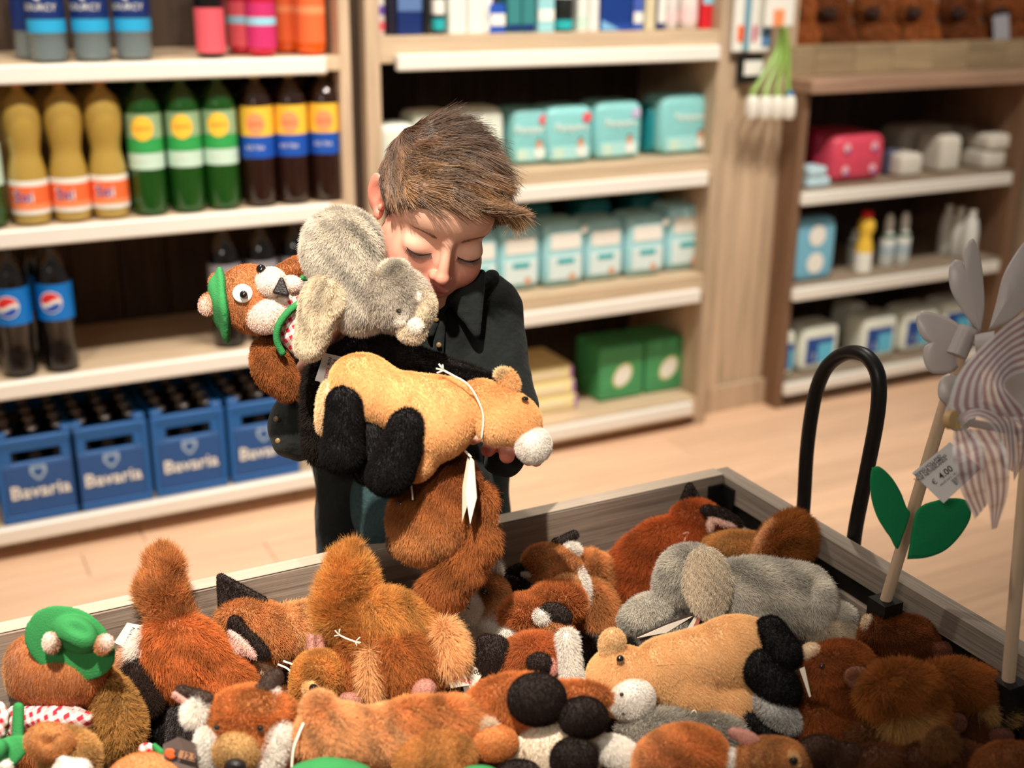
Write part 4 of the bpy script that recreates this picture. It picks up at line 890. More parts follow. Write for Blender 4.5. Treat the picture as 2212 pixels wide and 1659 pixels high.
# his left hand, palm up under the horse's jaw, fingertips toward us
def finger(x0, y0, z0, x1, y1, z1, x2, y2, z2, r):
    return [C(x0, y0, z0, r*1.05, x1, y1, z1, r, k=5), C(x1, y1, z1, r, x2, y2, z2, r*.93, k=4, c=3), E(x2, y2, z2, r*.98, r, r*.98, c=3, k=4)]
bodypart([C(1092, 900, 20, 33, 1098, 962, 60, 27), E(1098, 962, 95, 44, 17, 44)]
         + finger(1066, 962, 120, 1058, 968, 165, 1054, 972, 190, 15)+finger(1090, 966, 128, 1094, 974, 180, 1095, 984, 200, 17)
         + finger(1116, 966, 124, 1130, 978, 165, 1142, 990, 185, 16)+finger(1134, 962, 110, 1152, 975, 140, 1158, 994, 160, 14)
         + [C(1072, 950, 80, 15, 1040, 940, 110, 13, k=8), C(1040, 940, 110, 13, 1022, 950, 140, 11.5, k=5)], 2.6, 8)
# legs and feet stand on the floor behind the bin
hip = on(890, 1165, 1, 1.46)
LG = []; hx, hy = hip[0], 1.455
ax_ = np.array([CR[0][0], CR[0][1], 0]); ax_ /= np.linalg.norm(ax_)
fwd = -np.array([CR[2][0], CR[2][1], 0]); fwd /= np.linalg.norm(fwd)
def leg(s):
    a = np.array([hx, hy, .70])+ax_*s*.055; kn = np.array([hx, hy, .40])+ax_*s*.075+fwd*.01; an = np.array([hx, hy, .085])+ax_*s*.085; toe = an+fwd*.10; toe[2] = .035
    return a, kn, an, toe
legs = [leg(-1), leg(1)]
for a, kn, an, toe in legs: LG += [C(*a, .05, *kn, .044), C(*kn, .044, *an, .032), C(*(an-[0, 0, .03]), .032, *toe, .022)]
v, q, c = soft(LG, .012, .02, pal=SKP); parts_v.append(v); parts_q.append(q); parts_c.append(c)
off = 0; Q = []
for v, q in zip(parts_v, parts_q): Q.append(q+off); off += len(v)
boy = empty('person', (hx, hy, 0), 'child with short brown hair in a dark green shirt, eyes lowered, arms full of plush', 'person')
BO = np.array(wl(boy)); V = np.concatenate(parts_v)-BO
me = mk('body', V, np.concatenate(Q), True, np.concatenate(parts_c)); me.materials.append(SKINM); body = bpy.data.objects.new('body', me); COL.objects.link(body); body.parent = boy
# lashes, lid line and brows
M_LASH = mat('lash', (46, 28, 22), .6); M_LIP = mat('lip_line', (120, 50, 48), .6)
def on_face(A, lift=.5):
    # drop points (x, z) onto the front of the face
    A = np.array(A, float); ys = np.linspace(100, 40, 241); X = np.stack([np.repeat(A[:, :1], 241, 1), np.tile(ys, (len(A), 1)), np.repeat(A[:, 2:3], 241, 1)], -1).astype(np.float32)
    D = sdf_eval(HP, X, 16); A[:, 1] = ys[np.argmax(D < 0, axis=1)]+lift; return A
def lid(s, t): return (s*30+(t-.5)*29, 75, -15.5+15*(t-.5)**2)
for s in (-1, 1):
    mb = MB(); LL = on_face([lid(s, t) for t in np.linspace(0, 1, 14)], .2); mb.tube(head_w(LL*m_), [.0004+.0011*math.sin(math.pi*i/13) for i in range(14)], 5)
    for t in np.linspace(.04, .96, 26):
        a = tuple(on_face([lid(s, t)], .3)[0]); b = (a[0]+(t-.5)*7, a[1]+4.6, a[2]-4.0)
        mb.tube(head_w(np.array([a, ((a[0]+b[0])/2, (a[1]+b[1])/2+.6, (a[2]+b[2])/2-.9), b])*m_), [.0005, .00036, .0001], 3)
    child_mb(mb, 'eyelashes', M_LASH, boy)
for s in (-1, 1):
    n = 260; t = np.random.default_rng(4+s).uniform(0, 1, n); A_ = np.stack([s*(14+t*28), 78.5-t*t*14, 9.5+5*np.sin(t*2.6)+np.random.default_rng(9).normal(size=n)*1.0*(1-t*.6)], 1)
    A_[:, 2] += .8; pts = np.stack([on_face(A_, 0), on_face(A_+np.array([s*2.5, 0, .5]), .6), on_face(A_+np.array([s*5, 0, .4]), .5)], 1)
    P = head_w(pts.reshape(-1, 3)*m_)-BO
    cu = bpy.data.hair_curves.new('eyebrow'); cu.add_curves([3]*n); cu.position_data.foreach_set('vector', P.astype(np.float32).ravel())
    cu.attributes.new('radius', 'FLOAT', 'POINT').data.foreach_set('value', np.tile([.00016, .00013, .00004], n).astype(np.float32))
    cu.attributes.new('Col', 'FLOAT_COLOR', 'CURVE').data.foreach_set('color', np.tile([*lin((140, 98, 72)), 1], n).astype(np.float32)); cu.materials.append(HAIRM)
    o = bpy.data.objects.new('eyebrow', cu); COL.objects.link(o); o.parent = boy
# hair: a cap of volume with combed strands on it
PH = [(92, 64, 44), (124, 90, 60), (156, 118, 80)]
def hcut(X, D):
    x, y, z = X[..., 0], X[..., 1], X[..., 2]
    line = .86*y-10+.0022*x*x*0+np.where(np.abs(x) > 58, 2.0, 0)
    return np.maximum(D, np.maximum(line-z, -(z+55)))
HAIRP = [e(0, -14, 28, 73, 92, 70), e(4, 8, 56, 56, 62, 36), e(-34, 42, 48, 28, 30, 24, c=1), e(16, 54, 54, 42, 30, 20, c=1), e(50, 60, 46, 22, 22, 17, c=2), e(0, -44, 48, 54, 46, 38), C(-40, 20, 68, 13, 34, 44, 72, 11, c=2), C(-34, -4, 78, 12, 42, 16, 78, 12), C(-46, 44, 54, 9, 24, 70, 62, 9, c=2), C(-52, 20, 56, 10, 0, 60, 66, 9, c=1)]
cv, cq, cc = soft(HAIRP, 2.6, 8, lump=3.0, lf=.14, pal=PH, cut=hcut, blend=12)
hair = link('hair', mk('hair', head_w(cv*m_)-BO, cq, True, cc*.55), attr_mat('hair_base', 1.0, .8), boy)
capw = head_w(cv*m_)-BO
def inv_px(P):
    q = (P+BO-CP) @ CR.T; return CX+q[:, 0]/q[:, 2]*FPX, CY-q[:, 1]/q[:, 2]*FPX
def combh(P):
    x, y = inv_px(P); n = len(x); u = np.clip((x-850)/290, 0, 1); v = np.clip((y-235)/250, 0, 1)
    g = np.zeros((n, 3)); wv = np.sin(x*.035+y*.02)*.45+np.sin(x*.011-y*.041+1)*.35
    top = np.clip(1-v*1.6, 0, 1); side = np.clip(1-(x-850)/75, 0, 1)
    a = -.55*v+.25*top+wv*.55-(.9*side)     # angle from image-right, up positive
    a = np.where(x > 1060, a-.5*np.clip((x-1060)/70, 0, 1), a)
    g[:, 0] = np.cos(a); g[:, 1] = np.sin(a); g[:, 2] = .15
    return g
def lenh(P):
    x, y = inv_px(P); return np.where(x < 900, .38+.5*np.clip((900-y)/500-.8, 0, 1), 1.0)*np.clip(1.15-.3*(y > 440), .5, 1.2)
fur('hair_strands', capw, cq, np.clip(cc*1.15, 0, 1), 34000, .022, .00027, hair, lay=.96, jit=.045, tuft=.22, tf=130, m=HAIRM, seg=6, cvar=.42, sag=.05, combf=combh, lenf=lenh, seed=11, tip=.3, tvar=.6)
# shirt
M_SH = mat('dark_green_cord', (13, 20, 18), .9, noise=.3, scale=120, bump=.5, sheen=.04); M_SHI = mat('shirt_inside', (70, 84, 88), .9, noise=.15, scale=200)
def cloth(name, prims, m, vox=6, k=30, lump=3, lf=.05, parent=boy, thick=0, fr=FB, seed=1, cut=None):
    v, q, _ = soft(prims, vox, k, lump, lf, seed, cut=cut); v = fr(v)-BO; o = link(name, mk(name, v, q[:, ::-1], True), m, parent); return o
shirt = cloth('shirt', [E(945, 790, -45, 156, 190, 92), E(905, 1040, -95, 160, 125, 80), C(815, 655, -45, 60, 1055, 652, -45, 56), C(1062, 668, -35, 66, 1103, 880, 5, 54), C(1103, 880, 5, 54, 1088, 985, 70, 46),
    C(790, 690, -10, 58, 655, 905, 0, 60), E(640, 925, 15, 62, 70, 58), E(655, 880, 25, 52, 60, 46), C(965, 630, -20, 70, 960, 690, -20, 80), E(940, 1080, -120, 135, 90, 60),
    C(722, 960, -60, 42, 728, 1220, -135, 44), E(655, 812, 62, 40, 62, 30, neg=True, k=6), E(972, 585, 0, 62, 62, 60, neg=True, k=8)], M_SH, 6, 26, 3.2, .06)
# folds: soft ridges on the sleeve
mb = MB(); cuff = []
for t in np.linspace(0, 2*math.pi, 29): cuff.append(FB(np.array([[651+46*math.cos(t)-4*math.sin(t), 815+36*math.sin(t)+20*math.cos(t), 70+26*math.sin(t)]]))[0])
child_mb(MB().tube(cuff, .0052, 8), 'cuff', mat('cuff_edge', (52, 66, 68), .9, noise=.3, scale=200, bump=.4), boy, True)
# collar leaves and placket
def fcard(name, pts, m, th=.004):
    P = [FB(np.array([p], float))[0] for p in pts]; return child_mb(MB().card(P, th), name, m, boy)
cloth('collar', [TRI((968, 640), (1040, 590), (1030, 720), 72, 3, 9), TRI((925, 650), (965, 640), (930, 720), 66, 3, 9), C(985, 645, 60, 16, 1062, 600, 0, 18)], M_SH, 3, 12, 1, .08)
cloth('placket', [C(952, 690, 62, 12, 935, 900, 48, 14)], M_SH, 4, 6, 1)
cloth('pocket', [TRI((1000, 790), (1080, 800), (1078, 880), 30, 14, 4), TRI((1000, 790), (1078, 880), (1000, 880), 30, 14, 4)], M_SH, 4, 4, 1)
pl = FB(np.array([[965, 784, 66], [1008, 784, 62], [1008, 826, 62], [966, 826, 66]], float)); child_mb(MB().card(pl, .0015), 'pocket_label', mat('woven_label', (62, 62, 58), .8), boy)
uu = pl[1]-pl[0]; uu /= np.linalg.norm(uu); vv = pl[0]-pl[3]; vv /= np.linalg.norm(vv)
mb = MB(); text(mb, 'OUTFIT', pl.mean(0)+vv*.004+np.cross(uu, vv)*.002, uu, vv, .0052, .03); child_mb(mb, 'lettering', mat('thread', (120, 116, 104), .8), boy)
M_BTN = mat('button', (120, 96, 60), .4)
for x, y, z in ((600, 952, 78), (596, 905, 78), (948, 745, 78), (942, 690, 80)):
    v, q, _ = soft([E(x, y, z, 6, 6, 2.5)], 1.0, 1); link('button', mk('button', FB(v)-BO, q[:, ::-1], True), M_BTN, boy)
M_JN = mat('teal_denim', (38, 62, 64), .85, noise=.25, scale=260, bump=.4)
J = [C(*(legs[0][0]+[0, 0, .09]), .085, *(legs[1][0]+[0, 0, .09]), .085)]
for a, kn, an, toe in legs: J += [C(*a, .085, *kn, .062), C(*kn, .062, *(an+[0, 0, .02]), .052)]
v, q, _ = soft(J, .008, .03, .002, 30, 5); link('trousers', mk('trousers', v-BO, q, True), M_JN, boy)
cloth('trouser_front', [E(812, 1090, -50, 56, 100, 40), E(800, 1180, -125, 60, 90, 45)], M_JN, 6, 20, 3, .06)
for a, kn, an, toe in legs:
    v, q, _ = soft([C(*(an-[0, 0, .035]), .042, *(toe+[0, 0, .0]), .030), C(*(an-[0, 0, .005]), .045, *(an-[0, 0, .03]), .045)], .006, .02, cut=lambda X, D: np.maximum(D, .001-X[..., 2])); link('shoe', mk('shoe', v-BO, q, True), mat('shoe_leather', (60, 52, 48), .6, noise=.1, scale=30), boy)
# ================================================================ soft toys
ORG, GOLD, RUST, DBR, BLK, WHT = (204, 120, 62), (206, 146, 82), (172, 92, 48), (44, 31, 25), (17, 14, 13), (250, 244, 234)
GRY, LG, TAN, PNK, BRN, PEA, DRU, CRM = (188, 180, 168), (216, 208, 194), (232, 190, 136), (206, 128, 112), (124, 66, 30), (234, 156, 100), (130, 62, 26), (236, 212, 180)
M_EYE = mat('bead_eye', (18, 12, 10), .08, coat=1.0); M_EYEB = mat('amber_eye', (120, 62, 22), .1, coat=1.0); M_NOSE = mat('toy_nose', (26, 20, 20), .45, bump=.3, scale=500)
M_HAT = mat('hat_felt', (44, 128, 66), .9, bump=.35, scale=600, noise=.05); M_STR = mat('cotton_string', (226, 216, 196), .8); M_EMB = mat('embroidery', (60, 34, 30), .7); M_CARD = mat('card_tag', (218, 206, 188), .6); M_CARDD = mat('card_back', (66, 48, 40), .6)
def eye(T, x, y, z, r, ring=None, name='eye'):
    if ring: T.bead('eye_ring', x, y, z-2, r*1.35, ring)
    return T.bead(name, x, y, z, r, M_EYE)
def cardtag(T, pts, m=None, th=.0008, name='tag'):
    P = [T.pt(*p) for p in pts]; return child_mb(MB().card(P, th), name, m or M_CARD, T.root), np.array(P)
def tagtext(T, P, lines, size, rot=0):
    """P four corners; text baseline along P0->P1, rows towards P3"""
    u = P[1]-P[0]; L = np.linalg.norm(u); u /= L; v = P[0]-P[3]; h = np.linalg.norm(v); v = v-u*(v @ u); v /= np.linalg.norm(v); n = np.cross(u, v); n = n if n @ (CP-P[0]) > 0 else -n
    for s, fx, fy, m in lines:
        mb = MB(); c = P[0]+(P[1]-P[0])*fx+(P[3]-P[0])*fy+n*.0009; text(mb, s, c, u, v, size, .03); child_mb(mb, 'lettering', m, T.root)
GIRL = [('RIGHTS', .5, .14, M_INK), ('EQUALITY', .5, .38, M_INK), ('FOR', .28, .62, M_INK), ('GIRLS', .66, .62, M_REDI)]
H = lambda x, y, h=.70: DZ(x, y, h)
GT = 'plush animals heaped in the bin'
# ---- 1 bear-like plush with a green hat, back to us
T = Toy('plush_bear', 'round brown plush seen from behind in a wide green felt hat, gingham collar', 'plush toy', H(130, 1500, .70), 130, 1560, GT, [(196, 104, 46), (214, 156, 104), (186, 124, 58)])
T.part('head', [E(128, 1448, 0, 112, 92, 95), E(60, 1440, 0, 45, 62, 60), E(30, 1450, -20, 16, 50, 50, c=1)], 9000, 7, (0, -1, 0), lay=.6, tuft=.2, rad=.5)
T.part('body', [E(120, 1600, -10, 92, 85, 80)], 6000, 9, (0, -1, 0), lay=.6, rad=.5)
T.part('tail', [E(252, 1555, 0, 52, 92, 55, a=-12, c=2), E(225, 1480, 0, 26, 36, 35, a=-20, c=2)], 12000, 22, (.2, -.6, .3), lay=.3, tuft=.9, tf=160)
T.part('collar', [E(118, 1556, 8, 95, 38, 86), E(30, 1560, 10, 20, 35, 30)], 0, m=GINGHAM, lump=4, lf=.12)
hat = T.part('hat', [E(150, 1390, 92, 104, 78, 11, a=30, tilt=(-8, 6), k=6), E(164, 1370, 112, 50, 38, 34, a=22, k=7), E(168, 1356, 150, 34, 14, 14, a=28, neg=True, k=12), E(150, 1398, 128, 26, 9, 10, a=28, neg=True, k=10)], 0, m=M_HAT, lump=2, lf=.03, vox=4)
T.part('ear', [E(113, 1390, 124, 14, 20, 14), E(107, 1386, 130, 10, 15, 10, c=1)], 900, 5, pal=[ORG, WHT], parent=None)
T.part('ear', [E(222, 1394, 122, 17, 20, 14, a=20), E(230, 1386, 130, 9, 11, 7, c=1)], 900, 5, pal=[ORG, WHT])
# ---- 2 second hat plush cut by the frame
T = Toy('plush_bear', 'plush in a green hat cut off beside the nearest bin edge', 'plush toy', H(10, 1600, .715), 0, 1640, GT, [(196, 104, 46), WHT])
T.part('head', [E(-40, 1690, -10, 80, 60, 60)], 2500, 7)
T.part('hat', [E(5, 1635, 40, 72, 34, 12, a=-38, tilt=(10, 0)), E(-20, 1625, 60, 40, 30, 26, a=-30)], 0, m=M_HAT, lump=1.5)
T.part('scarf', [E(-6, 1560, 0, 28, 42, 22, a=10)], 0, m=GINGHAM, lump=4, lf=.12)
T.part('strap', [C(40, 1530, 0, 13, 38, 1600, 8, 14), C(38, 1600, 8, 14, 0, 1640, 10, 12)], 0, m=M_HAT, k=6)
T.part('paw', [E(10, 1655, 60, 16, 14, 14, c=1)], 500, 5)
# ---- 3 plush bottom with round puckered foot
T = Toy('plush_squirrel', 'golden plush showing the puckered sole of its foot beside the green hat strap', 'plush toy', H(120, 1610, .72), 120, 1620, GT, [(206, 120, 54), GOLD, WHT])
T.part('foot', [E(106, 1602, 20, 54, 42, 34), E(103, 1604, 52, 9, 7, 12, neg=True, k=16), C(103, 1604, 58, 2, 70, 1590, 45, 2, neg=True, k=8), C(103, 1604, 58, 2, 132, 1588, 45, 2, neg=True, k=8)], 3000, 5, tuft=.1, rad=.45)
T.part('body', [E(150, 1640, -30, 60, 65, 50, c=1)], 8000, 20, (.5, .2, .3), lay=.3)
T.part('paw', [E(150, 1665, 30, 36, 22, 26, c=2), C(135, 1640, 38, 8, 150, 1660, 34, 16, c=2), E(178, 1660, 20, 18, 20, 20, c=2)], 1500, 6)
# ---- 4 smooth orange dome with card
T = Toy('plush_bear', 'smooth orange plush dome with gingham scrap, green strap and brown price card', 'plush toy', H(330, 1660, .70), 325, 1660, GT, [(222, 130, 64), ORG])
T.part('head', [E(322, 1692, 0, 92, 66, 74)], 5000, 6, tuft=.15, rad=.45)
T.part('scarf', [E(318, 1616, -6, 16, 12, 10), E(306, 1618, -6, 8, 8, 8)], 0, m=GINGHAM, k=6)
T.part('strap', [C(334, 1612, 0, 7, 348, 1626, 4, 9)], 0, m=M_HAT, k=4)
o_, P_ = cardtag(T, [(352, 1608, 25), (385, 1592, 20), (428, 1608, 26), (424, 1668, 40), (356, 1652, 40)], M_CARDD, .001, 'price_card')
T.part('card_print', [E(368, 1628, 44, 14, 12, 2, a=30)], 0, m=mat('print_orange', (196, 88, 40), .6), k=2)
o_, P_ = cardtag(T, [(388, 1620, 46), (424, 1630, 48), (421, 1646, 50), (385, 1636, 48)], mat('kraft', (150, 104, 72), .7), .0008, 'price_label'); tagtext(T, P_, [('\u20ac 12.50', .5, .5, M_INK)], .0085)
# ---- 5 fox, rump up
T = Toy('plush_fox', 'fox plush diving nose-down with its bushy orange tail straight up', 'plush toy', H(400, 1440, .70), 400, 1500, GT, [(206, 100, 40), WHT, DBR, ORG])
T.part('body', [E(392, 1420, 0, 102, 92, 85, a=20), E(470, 1485, -10, 90, 72, 72, a=20)], 26000, 20, (.3, -1, .2), lay=.5)
T.part('tail', [C(376, 1345, -5, 34, 348, 1275, 0, 36, c=3), C(348, 1275, 0, 36, 352, 1222, 0, 26, c=3), C(352, 1222, 0, 24, 354, 1196, 0, 7, c=3)], 16000, 30, (-.1, 1, .2), lay=.58, rad=.6)
T.part('flank', [E(300, 1408, 8, 24, 50, 36, a=22, c=1), E(270, 1440, -6, 20, 45, 40, a=15, c=3)], 4500, 18, (-.4, -.5, .2))
T.part('leg', [E(300, 1478, 36, 38, 56, 34, a=-12, c=2), E(322, 1520, 40, 28, 30, 26, c=2)], 6500, 9, (.2, -1, 0), lay=.5)
T.part('leg', [E(352, 1572, -10, 52, 48, 40, c=2), E(400, 1600, -20, 60, 40, 40, c=2)], 5000, 9, pal=[BLK]*4)
o_, P_ = cardtag(T, [(322, 1354, 5), (294, 1410, 16), (247, 1388, 14), (275, 1345, 4)], None, .0008)
tagtext(T, [P_[0], P_[1], P_[2], P_[3]], GIRL, .0052)
# ---- 6 fox head with big black ear
T = Toy('plush_fox', 'fox plush on its side, one tall black ear up against the far board', 'plush toy', H(590, 1390, .695), 590, 1400, GT, [ORG, DBR, (236, 200, 186), (236, 158, 96)])
T.part('head', [E(560, 1368, 0, 92, 68, 66, a=22), E(520, 1345, 10, 52, 48, 50)], 15000, 15, (.3, -.6, .1))
T.part('body', [E(655, 1352, -12, 78, 48, 55, c=3), E(690, 1400, -20, 60, 60, 50)], 12000, 22, (.7, -.3, .1), lay=.5)
T.part('ear', [TRI((477, 1247), (480, 1312), (570, 1298), 12, 4, 7, c=0)], 4200, 4.5, pal=[DBR], k=4, tuft=.1, rad=.5)
T.part('ear', [E(540, 1386, 70, 56, 20, 11, a=42, c=1), E(512, 1352, 66, 24, 17, 13, a=60, c=1)], 3500, 5, k=8, tuft=.1, rad=.5)
T.part('ear_lining', [E(524, 1392, 78, 44, 12, 9, a=45, c=2), E(506, 1402, 70, 24, 20, 14, c=2)], 1500, 5, k=8)
T.part('cheek', [E(556, 1440, 30, 30, 14, 18, a=10, c=2)], 800, 8, pal=[CRM]*4)
T.tube('string', [(600, 1435, 50), (625, 1448, 50), (640, 1480, 48), (632, 1500, 50)], 2.4, M_STR)
T.tube('string', [(612, 1428, 50), (640, 1440, 50), (652, 1462, 46)], 2.4, M_STR)
cardtag(T, [(640, 1316, -8), (690, 1284, -14), (692, 1290, -10), (650, 1322, -4)])
# ---- 7 fox facing us
T = Toy('plush_fox', 'fox plush facing out with short dark ears and round tan muzzle', 'plush toy', H(540, 1580, .725), 540, 1620, GT, [(214, 118, 54), GOLD, WHT, (70, 52, 42)])
T.part('head', [E(545, 1555, 0, 98, 72, 76), E(560, 1610, 10, 88, 60, 70)], 22000, 16, (0, .8, .2), lay=.35, off=lambda p: 1.0)
T.part('muzzle', [E(512, 1625, 66, 52, 44, 44, c=1)], 4500, 6, tuft=.15, rad=.5)
T.bead('nose', 508, 1655, 112, 25, M_NOSE, ry=17)
T.part('cheek', [E(592, 1618, 52, 28, 62, 34, a=18, c=2)], 4500, 16, (.5, .2, .3)); T.part('cheek', [E(447, 1618, 40, 20, 44, 30, a=-10, c=2)], 3000, 14, (-.5, .2, .3))
T.part('ear', [C(392, 1494, 0, 13, 442, 1512, 12, 18, c=3)], 2500, 5, k=5, rad=.5); T.part('ear_tuft', [E(424, 1538, 18, 20, 26, 20, a=20, c=2)], 2600, 22, (-.4, -.1, .3))
T.part('ear_lining', [C(378, 1500, 12, 6, 420, 1528, 16, 8)], 500, 4, pal=[(214, 160, 146)], k=4)
T.part('ear', [C(556, 1512, 20, 22, 590, 1468, 12, 19, c=3), E(598, 1462, 10, 10, 16, 12, c=3)], 3000, 5, k=6, rad=.5); T.part('ear_tuft', [E(570, 1528, 34, 30, 18, 16, a=-25, c=2), E(588, 1504, 20, 14, 24, 12, c=2)], 2500, 12, (.6, .3, .2))
eye(T, 562, 1574, 88, 8); eye(T, 468, 1572, 86, 7)
T.part('body', [E(590, 1690, -70, 110, 90, 80)], 8000, 18, (0, -1, 0))
# ---- 8 squirrel
T = Toy('plush_squirrel', 'golden squirrel plush with pink ears and huge shaggy tail against the far board', 'plush toy', H(830, 1420, .725), 820, 1480, GT, [(216, 136, 60), (190, 100, 40), (236, 184, 128), PNK])
T.part('tail', [E(750, 1262, 0, 42, 56, 44, a=8), C(752, 1220, 0, 28, 764, 1190, 0, 8), E(724, 1315, 0, 26, 46, 40), C(745, 1300, 0, 42, 800, 1370, 10, 38)], 28000, 34, (-.05, 1, .25), lay=.45, tuft=.8, rad=.6)
T.part('body', [E(850, 1340, 0, 105, 60, 70, a=14), E(880, 1430, 25, 84, 78, 74, c=1), E(775, 1440, 0, 56, 70, 60, c=1)], 34000, 26, (.55, -.5, .15), lay=.5)
T.part('flank', [E(968, 1400, 45, 26, 56, 40, a=-12, c=2)], 5000, 30, (.4, -.8, .3)); T.part('belly_tuft', [E(800, 1448, 66, 12, 50, 16, c=2)], 1500, 30, (.4, -.8, .3))
T.part('head', [E(690, 1462, 30, 56, 56, 54), E(670, 1490, 40, 36, 34, 34)], 14000, 14, (-.2, .4, .2))
T.part('ear', [C(673, 1425, 30, 11, 672, 1378, 22, 9)], 700, 3, pal=[PNK], k=3); T.part('ear', [C(692, 1425, 32, 10, 692, 1376, 24, 8)], 700, 3, pal=[PNK], k=3)
T.part('eye_patch', [E(672, 1486, 82, 18, 18, 10)], 900, 5, pal=[(238, 200, 140)]); eye(T, 677, 1487, 100, 10)
T.part('paw', [E(758, 1512, 66, 24, 15, 15, a=10)], 900, 3, pal=[PNK]); T.part('paw', [E(917, 1490, 96, 25, 24, 18, a=-30)], 1000, 3, pal=[PNK], lump=2, lf=.15)
T.tube('string', [(728, 1368, 70), (745, 1378, 76), (778, 1390, 78)], 1.8, M_STR)
for a, b in ((-8, -10), (2, -13), (-10, 2)): T.tube('string_fray', [(732, 1372, 72), (732+a, 1372+b, 76)], 1.1, M_STR)
for a, b in ((10, -10), (12, 2), (3, 10)): T.tube('string_fray', [(768, 1386, 78), (768+a, 1386+b, 80)], 1.1, M_STR)
o_, P_ = cardtag(T, [(948, 1430, 66), (1000, 1445, 66), (1014, 1480, 66), (974, 1486, 66)]); tagtext(T, [P_[0], P_[1], P_[2], P_[3]], [('SOMBRIO', .66, .5, M_REDI)], .006)
o_, P_ = cardtag(T, [(1012, 1436, 40), (1048, 1448, 40), (1006, 1514, 50), (1000, 1480, 46)], M_CARD); tagtext(T, P_, [('2.00', .45, .22, M_INK)], .007)
# ---- 9 bear muzzle behind squirrel
T = Toy('plush_bear', 'dark orange plush face with wide black nose tucked under the hanging plush', 'plush toy', H(865, 1240, .70), 865, 1250, GT, [RUST, (206, 108, 40)])
T.part('head', [E(842, 1225, -30, 52, 46, 42), E(900, 1220, -40, 44, 36, 36)], 9000, 14, (0, .4, .1)); T.part('muzzle', [E(874, 1240, 4, 37, 28, 28, c=1)], 1600, 4, tuft=.1, rad=.5); T.bead('nose', 885, 1240, 28, 21, M_NOSE, ry=13)
# ---- 10 cub
T = Toy('plush_cub', 'cub plush with white freckled muzzle, black nose and stitched smile', 'plush toy', H(1035, 1310, .725), 1035, 1330, GT, [(206, 132, 76), WHT, (224, 170, 112)])
T.part('head', [E(1048, 1290, 0, 52, 54, 48), E(1045, 1350, -5, 46, 52, 44, c=1)], 14000, 12, (.2, -.6, .1)); T.part('muzzle', [E(1010, 1308, 42, 36, 30, 26, c=1), E(1004, 1276, 44, 24, 14, 14, c=2), E(1015, 1340, 22, 30, 26, 22, c=1)], 3000, 5, tuft=.1)
T.bead('nose', 991, 1275, 60, 14, M_NOSE, ry=10); eye(T, 1046, 1278, 48, 8, None)
T.tube('mouth', [(982, 1310, 66), (990, 1318, 70), (1006, 1312, 72), (1014, 1316, 70)], 1.3, M_EMB)
for a, b in ((1003, 1296), (1012, 1304), (1010, 1292), (998, 1303)): T.bead('freckle', a, b, 70, 2.4, M_EMB)
T.part('ear', [E(1060, 1232, -6, 22, 20, 14, c=1), E(1040, 1246, -6, 14, 10, 10, c=1)], 2200, 14, (.2, .6, .1))
# ---- 11 fox upper centre
T = Toy('plush_fox', 'fox plush with orange muzzle and big black nose below the far board', 'plush toy', H(1215, 1275, .70), 1215, 1300, GT, [ORG, (216, 132, 62), WHT, DBR])
T.part('head', [E(1190, 1220, 0, 60, 42, 48, a=14), E(1215, 1245, 5, 46, 40, 44)], 9000, 12, (-.1, .7, .1)); T.part('muzzle', [E(1222, 1268, 42, 34, 34, 34, c=1)], 1800, 4, tuft=.1, rad=.5); T.bead('nose', 1236, 1288, 70, 16, M_NOSE, ry=13)
T.part('cheek', [E(1256, 1268, 20, 16, 46, 26, a=-14, c=2)], 1800, 12, (.5, -.2, .2)); T.part('ear', [E(1124, 1232, 10, 38, 14, 10, a=-18, c=3)], 1300, 5, k=4); T.part('ear', [E(1112, 1262, 20, 38, 18, 12, a=16, c=3)], 1300, 5, k=4); T.part('ear_lining', [E(1138, 1240, 22, 14, 6, 5, c=2)], 200, 4)
T.part('ear', [C(1202, 1176, -8, 12, 1240, 1156, -12, 9, c=3)], 900, 5, k=4); T.part('ear_tuft', [E(1232, 1188, -4, 20, 14, 12, c=2)], 1300, 12, (.3, .6, .1))
T.part('body', [E(1290, 1330, -20, 46, 74, 50, a=-12), E(1240, 1330, -30, 60, 50, 40)], 12000, 20, (.3, -.9, .1)); T.tube('string', [(1254, 1300, 34), (1268, 1312, 36), (1252, 1330, 38)], 2.2, M_STR); T.tube('string', [(1252, 1262, 40), (1262, 1285, 42), (1250, 1305, 40), (1254, 1330, 38)], 2.4, M_STR)
T = Toy('plush_fox', 'orange plush tail and dark haunch between the middle foxes and the corner fox', 'plush toy', H(1280, 1240, .69), 1280, 1250, GT, [(226, 140, 76), DBR])
T.part('body', [E(1272, 1222, 0, 34, 30, 30), E(1300, 1250, -20, 30, 44, 30)], 7000, 18, (.1, .7, .1)); T.part('leg', [E(1300, 1290, 6, 16, 44, 22, c=1)], 1800, 8)
# ---- 12, 13 centre foxes
T = Toy('plush_fox', 'rust fox plush with folded black and white ear, lying over another fox', 'plush toy', H(1150, 1350, .715), 1150, 1360, GT, [(208, 108, 50), DBR, WHT])
T.part('body', [E(1138, 1328, 0, 56, 40, 50), E(1205, 1300, -15, 56, 40, 44)], 12000, 20, (-.2, .6, .2)); T.part('ear', [E(1202, 1326, 56, 36, 22, 12, a=24, c=1)], 1800, 4, k=4, rad=.5); T.part('ear_lining', [E(1172, 1332, 56, 18, 15, 12, a=30, c=2)], 800, 8); T.part('cheek', [E(1098, 1376, 20, 22, 22, 18, a=-40, c=2)], 1400, 12, (-.5, -.4, .2))
T.part('snout', [E(1205, 1368, 40, 42, 34, 30, a=40)], 3200, 6, pal=[(196, 110, 50)], tuft=.15, rad=.5)
T = Toy('plush_fox', 'rust fox plush with a long white muzzle stripe and dark ear stub', 'plush toy', H(1160, 1440, .72), 1160, 1450, GT, [(196, 96, 44), DBR, WHT])
